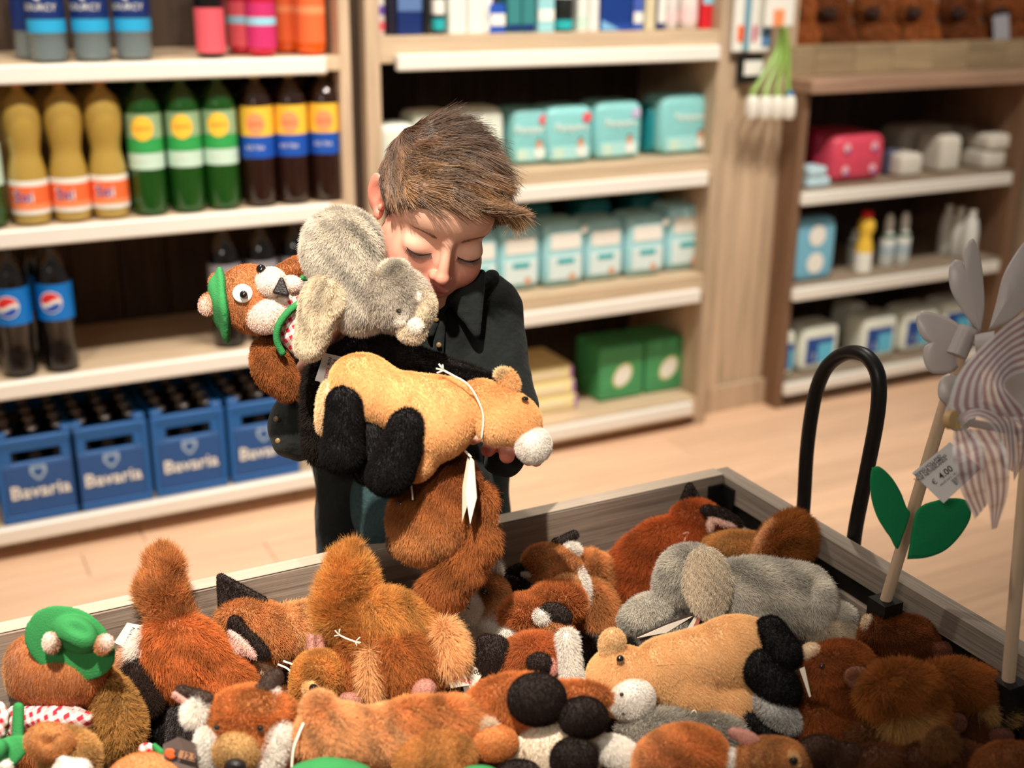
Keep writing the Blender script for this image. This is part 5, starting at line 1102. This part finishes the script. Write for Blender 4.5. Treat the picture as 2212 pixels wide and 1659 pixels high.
T.part('head', [E(1150, 1428, 0, 74, 58, 58, a=-10), E(1130, 1460, 0, 56, 40, 50)], 17000, 18, (-.3, -.7, .1)); T.part('muzzle_stripe', [C(1226, 1380, 46, 18, 1234, 1470, 40, 19, c=2), E(1236, 1480, 36, 20, 24, 18, c=2)], 4200, 16, (.2, -.8, .3)); T.part('ear', [E(1165, 1434, 62, 28, 24, 16, c=1)], 1800, 5, rad=.5, k=4); T.part('ear_lining', [E(1192, 1440, 60, 9, 20, 8, a=-10)], 400, 4, pal=[(224, 160, 146)])
T.part('ear', [E(1066, 1418, 30, 34, 46, 20, a=20, c=1), E(1050, 1390, 26, 20, 20, 14, c=1)], 3600, 6, k=6)
# ---- 14 corner fox
T = Toy('plush_fox', 'rust fox plush with pointed dark ear lying in the bin corner by the steel bracket', 'plush toy', H(1440, 1210, .695), 1440, 1230, GT, [(200, 88, 34), DBR, (236, 196, 180), PEA])
T.part('head', [E(1502, 1122, 0, 54, 42, 42), E(1535, 1150, 0, 40, 34, 34)], 9000, 12, (-.2, .6, .1)); T.part('body', [E(1400, 1212, 0, 92, 66, 60, a=-38), C(1430, 1175, 0, 50, 1500, 1150, 0, 42), E(1350, 1260, 0, 44, 62, 48)], 24000, 18, (-.5, -.6, .1), lay=.45)
T.part('ear', [TRI((1468, 1104), (1490, 1050), (1510, 1086), -8, 3, 6)], 1500, 5, pal=[DBR], k=4); T.part('ear', [E(1556, 1116, 42, 46, 17, 11, a=24, c=1), E(1585, 1130, 40, 20, 12, 10, a=20, c=1)], 2000, 6, k=6); T.part('ear_lining', [E(1560, 1128, 50, 34, 8, 6, a=18, c=2), E(1534, 1136, 48, 8, 16, 6, c=2)], 500, 4, k=4)
T.part('leg', [E(1322, 1240, -20, 30, 44, 30, c=3), E(1316, 1290, -8, 14, 30, 14, c=2)], 3500, 14, (-.3, -.7, .1)); T.tube('string', [(1456, 1185, 40), (1462, 1162, 46), (1486, 1150, 44), (1476, 1170, 46), (1460, 1188, 42)], 2.2, M_STR)
# ---- 15 squirrel behind the grey rabbit
T = Toy('plush_squirrel', 'golden squirrel plush with thick brown tail against the bin side board', 'plush toy', H(1660, 1200, .725), 1650, 1220, GT, [(216, 144, 76), (176, 94, 36), (236, 188, 138)])
T.part('body', [E(1592, 1188, -10, 76, 38, 44)], 9000, 14, (-.3, .2, .1)); T.part('tail', [E(1706, 1168, 10, 46, 58, 44, a=22, c=1), C(1650, 1215, 0, 36, 1690, 1180, 5, 44, c=1)], 14000, 26, (.5, .5, .2), rad=.6); T.part('tail_edge', [C(1630, 1205, 26, 12, 1672, 1140, 26, 12, c=2)], 3200, 16, (-.5, .5, .2))
# ---- 16 grey rabbit
T = Toy('plush_rabbit', 'grey plush with broad drooping ear sprawled along the bin side', 'plush toy', H(1640, 1310, .71), 1640, 1330, GT, [(196, 190, 178), (232, 226, 214), (214, 200, 178), WHT])
T.part('body', [E(1650, 1288, 0, 140, 78, 80, a=8), E(1725, 1300, 0, 76, 78, 70)], 38000, 18, (.7, -.4, .1), lay=.45); T.part('rump', [E(1762, 1302, 18, 36, 60, 60, c=1)], 7000, 16, (.4, -.6, .1))
T.part('head', [E(1490, 1240, 6, 68, 62, 58), E(1450, 1270, 0, 36, 40, 40)], 14000, 14, (-.4, -.5, .1)); T.part('ear', [E(1528, 1260, 84, 52, 78, 13, a=-6, c=2)], 9000, 8, (0, -1, 0), lay=.4, tuft=.7, tf=200)
T.part('leg', [E(1806, 1332, -16, 42, 30, 30, c=1)], 2600, 12); T.part('leg', [E(1802, 1378, 20, 64, 34, 36, a=8, c=2)], 7500, 12, (.3, -.4, .1)); T.part('leg', [E(1396, 1324, 10, 60, 36, 36, a=-25, c=0), E(1440, 1370, -10, 60, 40, 40)], 9500, 14, (-.5, -.3, .1))
cardtag(T, [(1376, 1372, 66), (1492, 1326, 70), (1498, 1336, 70), (1386, 1390, 66)], M_CARDD, .0012); cardtag(T, [(1376, 1378, 74), (1440, 1350, 76), (1498, 1330, 76), (1440, 1366, 76)]); cardtag(T, [(1462, 1394, 76), (1500, 1332, 76), (1508, 1336, 78), (1480, 1392, 78)]); cardtag(T, [(1480, 1392, 80), (1510, 1326, 82), (1516, 1332, 84), (1490, 1392, 82)], mat('tag_red', (170, 90, 70), .6))
# ---- 17 horse on its side
T = Toy('plush_horse', 'tan plush horse lying in the heap, white muzzle and black legs', 'plush toy', H(1480, 1470, .725), 1480, 1500, GT, [TAN, (236, 202, 152), BLK, WHT])
T.part('body', [C(1440, 1450, 0, 74, 1575, 1420, 0, 78), E(1600, 1385, 0, 82, 54, 58, a=6), E(1500, 1500, 10, 86, 52, 56, a=14), E(1590, 1520, 10, 60, 46, 46)], 42000, 7, (.6, -.5, .1), lay=.55, tuft=.35, rad=.5, jit=.12, cvar=.08, tvar=.07)
T.part('head', [E(1345, 1458, 20, 76, 62, 62), E(1350, 1490, 26, 68, 60, 60)], 22000, 6, (-.3, -.6, .1), lay=.5, tuft=.3, rad=.5, jit=.12, cvar=.08, tvar=.07)
T.part('muzzle', [E(1366, 1508, 74, 48, 42, 42, c=3), E(1366, 1532, 66, 38, 30, 36, c=3)], 6500, 5, pal=[WHT]*4, tuft=.2, rad=.45)
T.part('ear', [E(1322, 1390, 52, 27, 32, 13, a=14, c=1), E(1314, 1394, 66, 7, 20, 7, neg=True, k=6, a=-28)], 2600, 6, k=6); eye(T, 1340, 1424, 84, 9)
T.bead('nostril', 1343, 1500, 112, 4.5, M_EMB); T.bead('nostril', 1348, 1542, 100, 4.5, M_EMB)
T.part('leg', [C(1664, 1366, 26, 34, 1696, 1412, 50, 36)], 6000, 7, pal=[BLK], rad=.5); T.part('leg', [C(1642, 1444, 50, 40, 1684, 1486, 60, 42), E(1684, 1500, 50, 42, 36, 34)], 9000, 7, pal=[BLK], rad=.5); T.part('leg', [C(1610, 1560, 30, 30, 1680, 1598, 30, 38)], 6500, 7, pal=[BLK], rad=.5)
T.part('thigh', [E(1576, 1552, 30, 40, 34, 30, c=1)], 3000, 16, (.2, -.8, .3), pal=[(236, 196, 146)]*2); T.tube('string', [(1500, 1572, 62), (1492, 1545, 66), (1502, 1536, 64), (1512, 1574, 62)], 1.6, M_STR)
T.tube('seam', [(1420, 1436, 74), (1480, 1434, 76), (1530, 1446, 78), (1552, 1480, 74)], 1.0, mat('seam_thread', (196, 150, 96), .8))
# ---- 18-22 squirrels in the shade
T = Toy('plush_squirrel', 'rust squirrel plush with pale snout and brown ear, nearest the horse\'s legs', 'plush toy', H(1820, 1500, .72), 1820, 1520, GT, [(172, 82, 32), CRM, (150, 78, 46)])
T.part('head', [E(1815, 1440, 0, 74, 54, 58), E(1790, 1460, 10, 54, 54, 50)], 16000, 15, (.5, -.2, .1)); T.part('snout', [E(1753, 1408, 24, 20, 17, 18, c=1)], 900, 6); T.part('ear', [E(1858, 1466, 78, 36, 26, 12, a=18, c=2), E(1852, 1468, 90, 20, 12, 8, neg=True, k=6, a=20)], 1200, 3, k=5); eye(T, 1776, 1440, 58, 7); T.part('cheek_tuft', [E(1825, 1502, 40, 26, 26, 20)], 2500, 18, (-.3, -.8, .2)); T.part('body', [E(1790, 1570, -20, 84, 66, 60)], 14000, 20, (.3, -.7, .1))
cardtag(T, [(1727, 1445, 50), (1738, 1440, 52), (1752, 1504, 58), (1748, 1506, 56)])
T = Toy('plush_squirrel', 'dark rust squirrel plush with stub ear lying along the black bar', 'plush toy', H(1955, 1400, .70), 1955, 1410, GT, [(140, 66, 26), CRM, (150, 72, 46)])
T.part('head', [E(1950, 1388, 0, 84, 56, 58), E(1900, 1380, 0, 40, 50, 44)], 17000, 15, (.5, -.5, .1)); T.part('snout', [E(1876, 1350, 10, 13, 22, 22, c=1)], 900, 6); T.part('ear', [E(2036, 1403, 36, 30, 18, 16, a=8, c=2)], 900, 3)
T = Toy('plush_squirrel', 'shaggy brown squirrel tail with pale flared tip, middle of the shaded group', 'plush toy', H(1940, 1540, .725), 1940, 1560, GT, [(176, 92, 34), (222, 156, 84), BRN])
T.part('tail', [E(1945, 1500, 10, 80, 60, 60), E(1990, 1540, 6, 44, 50, 44)], 19000, 28, (.3, -.7, .25), tuft=.8, rad=.6); T.part('tail_tip', [E(1965, 1560, 34, 40, 26, 26, a=20, c=1)], 6500, 44, (.3, -.9, .3), lay=.6); T.part('body', [E(1900, 1610, -20, 70, 60, 60, c=2)], 8000, 18, (0, -.8, 0))
T = Toy('plush_squirrel', 'brown squirrel plush with pale tail end pointing at the right-hand stick', 'plush toy', H(2090, 1530, .715), 2090, 1550, GT, [(166, 86, 32), (222, 160, 92), (130, 66, 30), (140, 70, 44)])
T.part('tail', [E(2080, 1480, 0, 88, 44, 48, a=14)], 15000, 26, (.8, -.2, .1), tuft=.7, rad=.6); T.part('tail_tip', [E(2140, 1530, 6, 34, 16, 20, a=10, c=1)], 3600, 34, (.9, -.2, .1), lay=.65); T.part('body', [E(2085, 1580, -20, 80, 60, 60, c=2)], 13000, 18, (.2, -.8, 0)); T.part('ear', [E(2066, 1562, 66, 24, 22, 9, c=3), E(2062, 1564, 76, 11, 10, 7, neg=True, k=6)], 600, 3, k=5); T.part('ear', [E(2164, 1590, 50, 28, 18, 14, a=10, c=3)], 600, 3)
T = Toy('plush_squirrel', 'brown plush rump in the near corner below the right-hand stick', 'plush toy', H(2170, 1660, .72), 2170, 1670, GT, [(180, 96, 42)])
T.part('body', [E(2180, 1672, 0, 84, 66, 60)], 10000, 16, (-.4, -.6, .1))
T = Toy('plush_squirrel', 'dark brown plush back beside the right-hand stick\'s holder', 'plush toy', H(2190, 1530, .67), 2190, 1540, GT, [(120, 58, 26)])
T.part('body', [E(2200, 1540, 0, 60, 60, 50)], 6000, 16, (.2, -.8, 0))
T = Toy('plush_squirrel', 'dim brown plush with rounded dark paw in the near shade', 'plush toy', H(1960, 1650, .71), 1960, 1660, GT, [(112, 56, 26), (70, 44, 28), (150, 90, 46)])
T.part('body', [E(2040, 1660, -10, 110, 60, 60), E(1900, 1660, 0, 70, 50, 50)], 14000, 16, (0, -.8, 0)); T.part('paw', [E(1762, 1620, 30, 46, 30, 34, a=-15, c=1), E(1820, 1640, 10, 50, 36, 34, c=1)], 5000, 8); T.part('tuft', [E(2035, 1610, 30, 32, 34, 24, c=2)], 3000, 20, (0, -1, .2))
# ---- 23 mouse
T = Toy('plush_mouse', 'tan mouse plush with pink ear poking up at the near edge', 'plush toy', H(1660, 1640, .725), 1660, 1650, GT, [(196, 118, 62), PNK, (236, 190, 130), WHT])
T.part('head', [E(1665, 1650, 0, 84, 56, 62)], 13000, 9, (.3, .6, .1)); T.part('ear', [E(1618, 1598, 20, 34, 17, 10, a=30, c=1), E(1590, 1584, 16, 18, 12, 9, a=20, c=1)], 1200, 3, k=8); T.part('eye_patch', [E(1712, 1640, 48, 14, 20, 10, a=-30, c=2)], 900, 6); eye(T, 1714, 1644, 60, 10); T.part('cheek', [E(1575, 1640, 10, 24, 20, 20, c=3)], 1200, 12)
# ---- 24 round orange back
T = Toy('plush_fox', 'round pale-orange furry back at the near edge between paws and mouse', 'plush toy', H(1475, 1640, .725), 1475, 1650, GT, [(214, 118, 54), (240, 178, 124)])
T.part('body', [E(1480, 1632, 0, 90, 62, 66), E(1420, 1650, 10, 46, 50, 46, c=1)], 20000, 18, (-.1, .8, .2), blend=22)
# ---- 25 grey under the horse
T = Toy('plush_rabbit', 'grey plush showing beneath the tan horse\'s neck', 'plush toy', H(1450, 1590, .69), 1450, 1600, GT, [(158, 152, 140), (120, 112, 100)])
T.part('body', [E(1430, 1580, -10, 96, 46, 50), E(1545, 1590, -10, 66, 44, 44)], 15000, 18, (.5, .2, .1)); T.part('leg', [E(1680, 1540, -20, 60, 30, 40, a=40)], 3500, 12, pal=[(190, 188, 182)])
# ---- 26 fox with dark round paws
T = Toy('plush_fox', 'fox plush on its back showing three round black paws and white belly', 'plush toy', H(1180, 1590, .73), 1180, 1620, GT, [(212, 112, 50), (36, 24, 18), (238, 222, 200), (226, 128, 58)])
T.part('body', [E(1120, 1520, -20, 100, 62, 60), E(1060, 1530, -10, 50, 50, 50), E(1240, 1505, -30, 80, 30, 40)], 16000, 18, (-.3, -.4, .1)); T.part('belly', [E(1200, 1625, -5, 100, 70, 60, c=2)], 9000, 12, (.2, -.4, .1))
T.part('paw', [E(1160, 1510, 50, 62, 56, 44, c=1)], 8000, 6, rad=.5); T.part('paw', [E(1260, 1550, 56, 52, 44, 40, c=1)], 6500, 6, rad=.5); T.part('paw', [E(1240, 1640, 66, 50, 46, 40, c=1)], 6000, 6, rad=.5); T.part('paw', [E(1120, 1672, 60, 48, 30, 34, c=1)], 3500, 6, rad=.5)
T.part('chin', [E(1064, 1604, 40, 54, 40, 36, c=3)], 4200, 5, tuft=.15, rad=.5); T.part('cheek', [E(1046, 1566, 44, 26, 14, 14, c=2)], 1500, 14, (.2, .6, .3)); T.tube('string', [(1122, 1592, 70), (1128, 1600, 72), (1124, 1614, 70)], 2.4, M_STR)
T.part('tail_tip', [E(1328, 1622, 10, 50, 30, 32, a=14, c=2), C(1345, 1635, 20, 18, 1372, 1655, 20, 12, c=2)], 5000, 12, (.6, -.3, .1), pal=[WHT]*3)
# ---- 27 long orange fox at the front
T = Toy('plush_fox', 'long pale-orange plush stretched along the near edge, cord at its chest', 'plush toy', H(800, 1600, .73), 800, 1640, GT, [(240, 164, 106), (222, 132, 70), (204, 128, 62)])
T.part('body', [E(730, 1590, 0, 92, 68, 66), E(850, 1590, -8, 96, 66, 64)], 34000, 18, (.5, -.1, .15), lay=.4); T.part('haunch', [E(975, 1555, 0, 72, 46, 50, c=1), E(905, 1560, 0, 80, 50, 54, c=1)], 16000, 22, (.6, -.3, .15)); T.part('tail', [E(940, 1640, 46, 88, 60, 50, c=2, a=-12)], 17000, 12, (-.2, -.7, .2), tuft=.5); T.part('ear', [E(690, 1530, 10, 30, 30, 24)], 4000, 22, (-.2, .7, .2))
T.tube('string', [(656, 1562, 44), (644, 1590, 56), (634, 1620, 60), (630, 1662, 60)], 3.0, M_STR)
# ---- 28 green hats at the very front
T = Toy('plush_bear', 'top of a green-hatted plush at the near edge, before the cord', 'plush toy', H(710, 1665, .735), 710, 1665, GT, [ORG])
T.part('hat', [E(714, 1672, 40, 92, 36, 60)], 0, m=M_HAT, lump=2); T.part('head', [E(714, 1720, 0, 90, 60, 60)], 1500, 6)
T = Toy('plush_bear', 'sliver of a green hat at the near edge beside black paws', 'plush toy', H(1030, 1670, .735), 1030, 1670, GT, [ORG])
T.part('hat', [E(1036, 1668, 60, 40, 16, 26)], 0, m=M_HAT); T.part('head', [E(1036, 1712, 20, 60, 50, 50)], 1500, 6)
# ---- plush lying deeper that fill the gaps
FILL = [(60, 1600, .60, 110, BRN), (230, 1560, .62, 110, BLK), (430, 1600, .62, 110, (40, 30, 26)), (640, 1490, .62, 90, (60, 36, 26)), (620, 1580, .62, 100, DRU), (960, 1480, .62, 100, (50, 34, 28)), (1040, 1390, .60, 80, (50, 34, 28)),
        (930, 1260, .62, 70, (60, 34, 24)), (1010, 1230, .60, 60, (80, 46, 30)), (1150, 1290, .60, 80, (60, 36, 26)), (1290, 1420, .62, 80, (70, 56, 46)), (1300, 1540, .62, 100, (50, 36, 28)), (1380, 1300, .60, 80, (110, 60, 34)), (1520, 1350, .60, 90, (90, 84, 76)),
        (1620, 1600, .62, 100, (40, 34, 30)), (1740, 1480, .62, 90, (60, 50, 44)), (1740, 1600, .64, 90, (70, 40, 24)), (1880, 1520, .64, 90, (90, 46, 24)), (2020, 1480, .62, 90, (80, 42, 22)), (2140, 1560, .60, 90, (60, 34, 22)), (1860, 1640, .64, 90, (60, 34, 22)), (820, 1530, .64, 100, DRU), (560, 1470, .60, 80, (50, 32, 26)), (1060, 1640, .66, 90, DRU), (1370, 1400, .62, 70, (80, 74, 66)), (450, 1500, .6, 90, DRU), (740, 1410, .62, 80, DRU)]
NB = ('hat plush', 'hat plush tail', 'diving fox', 'facing fox', 'facing fox cheek', 'squirrel paw', 'black ear', 'hanging plush', 'cub ear', 'middle foxes', 'horse ear', 'round black paws', 'corner fox', 'grey rabbit head', 'horse hoof', 'horse haunch', 'mouse ear', 'pale snout', 'stub ear', 'right-hand stick', 'dim brown paw', 'long orange plush', 'string loop', 'green hat sliver', 'card tags', 'upright tail', 'frayed string')
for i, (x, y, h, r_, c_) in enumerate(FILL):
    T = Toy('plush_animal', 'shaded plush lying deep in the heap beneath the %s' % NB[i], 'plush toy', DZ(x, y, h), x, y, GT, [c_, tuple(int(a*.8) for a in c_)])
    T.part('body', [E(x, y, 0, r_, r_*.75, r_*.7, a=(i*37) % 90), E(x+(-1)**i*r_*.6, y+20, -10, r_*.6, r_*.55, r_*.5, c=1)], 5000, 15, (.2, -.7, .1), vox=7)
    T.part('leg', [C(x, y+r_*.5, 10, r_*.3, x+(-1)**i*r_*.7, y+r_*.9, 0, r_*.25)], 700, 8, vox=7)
# ---- dark plush row in the tray on the far counter
for i, px in enumerate((1715, 1790, 1885, 1975, 2070, 2165, 2250)):
    y = 3.22+.02*(i % 2); q = on(px, 50, 1, y); d = float((q-CP) @ CR[2]); c_ = ((206, 112, 52), (166, 84, 40), (184, 98, 46))[i % 3]
    T = Toy('plush_animal', 'dark brown plush sitting in the counter tray, %s from the hanging cards' % ('first', 'second', 'third', 'fourth', 'fifth', 'sixth', 'seventh')[i], 'plush toy', d, px, 60, 'dark plush in the counter tray', [c_, (60, 32, 18)])
    T.part('head', [E(px, 18, 0, 42, 36, 36)], 2500, 12, (0, .5, .2), vox=4, rad=.9); T.part('body', [E(px+4, 80, -6, 46, 48, 40)], 3500, 12, (0, -.6, .2), vox=4, rad=.9)
    T.part('ear', [E(px-28, -18, -2, 13, 14, 9, c=1)], 300, 6, vox=2.5); T.part('ear', [E(px+28, -18, -2, 13, 14, 9, c=1)], 300, 6, vox=2.5); T.part('muzzle', [E(px, 28, 34, 17, 13, 12, c=1)], 300, 4, vox=2.5)
    if i == 5: cardtag(T, [(px-20, 35, 50), (px+14, 30, 50), (px+16, 84, 50), (px-18, 88, 50)], mat('grey_card', (150, 150, 156), .6))
# ================================================================ plush in the child's arms
GH = 'plush animals held by the child'
T = Toy('plush_koala', 'pale grey furry koala plush hugged against the cheek', 'plush toy', 1.36, 790, 640, GH, [(196, 188, 174), (176, 168, 156), (214, 202, 180), (240, 234, 222)])
T.part('body', [E(738, 525, 0, 82, 74, 72), C(735, 550, 0, 76, 780, 650, 10, 66)], 38000, 17, (-.2, -.8, .1), lay=.5, tuft=.6)
T.part('head', [E(852, 645, 34, 78, 66, 56, a=10), E(800, 640, 24, 60, 58, 50)], 26000, 16, (.4, -.7, .1), lay=.45, tuft=.6, pal=[(176, 166, 152), (176, 166, 152), (214, 202, 180), (240, 234, 222)])
T.part('ear', [E(850, 588, 60, 34, 26, 13, a=-12), E(862, 590, 72, 14, 12, 8, neg=True, k=8), E(878, 606, 58, 18, 30, 12, a=-30)], 5000, 12, (.2, .6, .1), k=8)
T.part('arm', [E(706, 640, 52, 48, 48, 36, c=2), C(694, 660, 54, 46, 668, 745, 56, 32, c=2)], 15000, 8, (-.2, -1, .1), lay=.5, tuft=.8, tf=220, pal=[(204, 190, 166)]*4)
T.part('nose', [E(912, 668, 56, 28, 44, 26, a=14, c=2), E(890, 715, 60, 30, 26, 22, c=2)], 6000, 7, (.2, -.8, .1), k=10, tuft=.6, tf=200, pal=[(206, 192, 168)]*4)
T.part('paw_pad', [E(898, 704, 82, 17, 18, 8, c=3)], 700, 4, k=3); T.part('paw_pad', [E(902, 642, 80, 9, 12, 5, c=3)], 300, 3, k=3); eye(T, 862, 672, 92, 6)
T.part('ear', [E(870, 672, 78, 10, 26, 8, a=20, c=3)], 1600, 14, (.2, -.7, .2), k=4)
T = Toy('plush_bear', 'orange-headed plush in a green hat and gingham shirt held sideways', 'plush toy', 1.41, 560, 670, GH, [(204, 116, 60), (244, 222, 208), (190, 110, 62)])
T.part('head', [E(540, 640, 0, 72, 68, 64, a=12), E(560, 680, 5, 62, 42, 50)], 15000, 5, (.5, -.5, 0), lay=.6, tuft=.15, rad=.5)
T.part('cheek', [E(572, 678, 36, 46, 42, 34, a=10, c=1), E(610, 650, 20, 36, 40, 30, c=1)], 6000, 4.5, tuft=.12, rad=.5, pal=[(244, 222, 208)]*2); T.part('muzzle', [E(585, 610, 50, 33, 32, 30, c=1)], 3200, 4, tuft=.1, rad=.45, pal=[(246, 228, 216)]*2)
T.part('nose', [TRI((594, 630), (608, 604), (620, 636), 72, 4, 5)], 0, m=M_NOSE, k=3, vox=1.5); T.part('eye_patch', [E(524, 634, 64, 22, 21, 9)], 0, m=mat('eye_white', (244, 240, 230), .5), k=2); T.bead('eye', 526, 636, 76, 9, M_EYE); T.bead('eye', 564, 582, 56, 11, M_EYE)
T.part('hat', [E(482, 658, 0, 15, 84, 66, a=-6, k=8), E(468, 652, 0, 18, 52, 44, a=-6)], 0, m=M_HAT, lump=2.5, lf=.05); T.part('ear', [E(452, 655, 20, 18, 22, 16), E(444, 662, 28, 9, 14, 8, c=1)], 900, 5); T.part('ear', [E(466, 610, -30, 14, 20, 16)], 500, 5)
T.part('shirt', [E(632, 690, 0, 36, 76, 52, a=-8), E(612, 650, 10, 24, 40, 40)], 0, m=GINGHAM, lump=5, lf=.09); T.tube('braces', [(655, 650, 60), (625, 672, 66), (602, 704, 62), (598, 736, 52), (612, 766, 40)], 8, M_HAT)
T.part('arm', [C(612, 588, 12, 18, 640, 575, 6, 20), E(646, 570, 6, 14, 14, 14)], 3200, 5, rad=.5, k=8); T.part('hand', [E(628, 614, 40, 24, 18, 18, c=1)], 900, 4, pal=[(244, 222, 208)]*2); T.tube('strap', [(650, 600, 20), (668, 604, 24), (676, 625, 20)], 6, M_HAT)
T.part('tail', [E(588, 785, -14, 42, 62, 42, a=-14, c=2), E(618, 830, -24, 26, 34, 30, c=2)], 13000, 10, (.2, -1, .1), lay=.5, pal=[(168, 88, 38)]*3)
T = Toy('plush_skunk', 'black furry plush squeezed behind the tan horse with white print tag', 'plush toy', 1.42, 760, 800, GH, [(34, 28, 24), (60, 50, 42)])
T.part('body', [C(720, 800, 0, 46, 825, 750, 0, 40), C(700, 830, 0, 44, 700, 960, -6, 42)], 18000, 17, (.4, -.4, .1)); T.part('tail', [C(820, 760, 0, 36, 1060, 820, -20, 14)], 6000, 14, (.7, .3, .1))
o_, P_ = cardtag(T, [(745, 772, 66), (732, 834, 66), (680, 822, 66), (700, 762, 66)], mat('white_tag', (232, 230, 224), .7)); tagtext(T, P_, [('RIGHTS', .5, .18, M_INK), ('EQUALITY', .5, .42, M_INK), ('FOR', .25, .68, M_INK), ('GIRLS', .66, .68, M_REDI)], .0052)
T = Toy('plush_horse', 'tan plush horse held level across the child\'s chest, black legs hanging', 'plush toy', 1.31, 930, 880, GH, [(228, 178, 120), (238, 194, 138), BLK, WHT])
T.part('body', [E(788, 832, 0, 78, 66, 62, a=20), C(820, 860, 0, 62, 960, 890, 0, 76), E(935, 920, 20, 88, 76, 68, a=-12), E(905, 990, 20, 40, 52, 40, a=28)], 44000, 6, (.3, -.8, .1), lay=.6, tuft=.25, rad=.5, jit=.12, cvar=.08, tvar=.07)
T.part('head', [C(1040, 875, 0, 54, 1092, 895, 10, 54), E(1078, 922, 20, 48, 38, 44, c=1), E(1122, 912, 20, 46, 48, 44)], 22000, 7, (.5, -.7, .1), lay=.55, tuft=.35, rad=.5, jit=.12, cvar=.08, tvar=.07)
T.part('muzzle', [E(1152, 962, 38, 38, 39, 38, c=3)], 5500, 5, pal=[WHT]*4, tuft=.2, rad=.45); T.part('ear', [E(1100, 824, 24, 19, 30, 11, a=-24, c=1)], 1800, 7, k=4); T.part('ear_tuft', [E(1086, 808, 26, 14, 10, 8, c=1)], 700, 10, (-.2, .8, .1), pal=[(244, 220, 178)]*2); T.bead('eye', 1134, 862, 50, 8, M_EYE, ry=6)
T.part('leg', [C(744, 872, 46, 37, 740, 965, 52, 40), E(738, 985, 50, 42, 36, 36)], 11000, 8, (0, -1, .1), pal=[BLK], rad=.5); T.part('leg', [C(884, 922, 60, 42, 850, 1005, 66, 45), E(838, 1030, 62, 46, 40, 40)], 12000, 8, (0, -1, .1), pal=[BLK], rad=.5)
T.part('leg', [C(800, 930, 0, 36, 800, 1010, -10, 38)], 4000, 8, (0, -1, .1), pal=[BLK], rad=.5); T.part('thigh', [E(702, 880, 8, 16, 58, 30, a=6)], 2600, 8, (-.2, -.8, .1), pal=[(240, 206, 160)])
T.part('mane', [C(960, 806, -22, 14, 1080, 830, -16, 14)], 4200, 14, (.2, .8, .1), pal=[BLK])
T.tube('string', [(958, 800, 44), (980, 812, 60), (1010, 830, 66), (1030, 860, 66), (1044, 900, 62), (1040, 950, 56)], 2.2, M_STR)
for a, b in ((-16, -4), (-10, -14), (-2, -12), (-14, 6)): T.tube('string_fray', [(958, 800, 44), (958+a, 800+b, 48)], 1.8, M_STR)
T = Toy('plush_squirrel', 'chestnut plush dangling upside down beneath the held horse, swing tags on', 'plush toy', 1.34, 950, 1130, GH, [(176, 92, 40), (150, 72, 30), (210, 136, 76)])
T.part('body', [E(930, 1120, 0, 86, 88, 70), E(970, 1050, 0, 62, 70, 60, c=1), E(915, 1165, 6, 66, 44, 54, c=2)], 40000, 20, (-.15, -1, .1), lay=.6, tuft=.45, blend=20)
T.part('tail', [C(1030, 1080, -14, 34, 1030, 1170, -10, 36), C(1030, 1170, -10, 40, 965, 1262, 0, 46), E(945, 1285, 0, 40, 34, 34)], 24000, 26, (-.25, -1, .1), lay=.6)
T.part('ear', [E(856, 1112, 10, 14, 26, 10, c=2), E(860, 1108, 18, 6, 14, 6, neg=True, k=5)], 700, 4, k=4, pal=[(130, 80, 56)]*3); T.part('ear', [E(848, 1178, 10, 12, 22, 10)], 600, 5, pal=[(96, 58, 40)]*3); T.bead('eye', 866, 1090, 40, 10, M_EYE)
T.part('paw', [E(946, 1192, 20, 10, 9, 8)], 300, 4, pal=[WHT]); T.part('tail_edge', [C(1056, 1080, -10, 10, 1058, 1160, -10, 10)], 2200, 12, (.5, -.4, .1), pal=[(226, 168, 112)])
T.tube('string', [(886, 1034, 70), (890, 1062, 74), (892, 1080, 74)], 2.2, M_STR); T.tube('string', [(1003, 972, 76), (1012, 982, 80), (1018, 988, 80)], 2.6, M_STR)
cardtag(T, [(1016, 986, 80), (1024, 996, 84), (1030, 1076, 84), (1016, 1132, 84), (1006, 1064, 82)], M_CARD, .0012); cardtag(T, [(1010, 986, 74), (1016, 1000, 74), (1010, 1090, 76), (998, 1128, 76), (999, 1050, 74)], mat('card_shade', (190, 172, 150), .6), .0012)
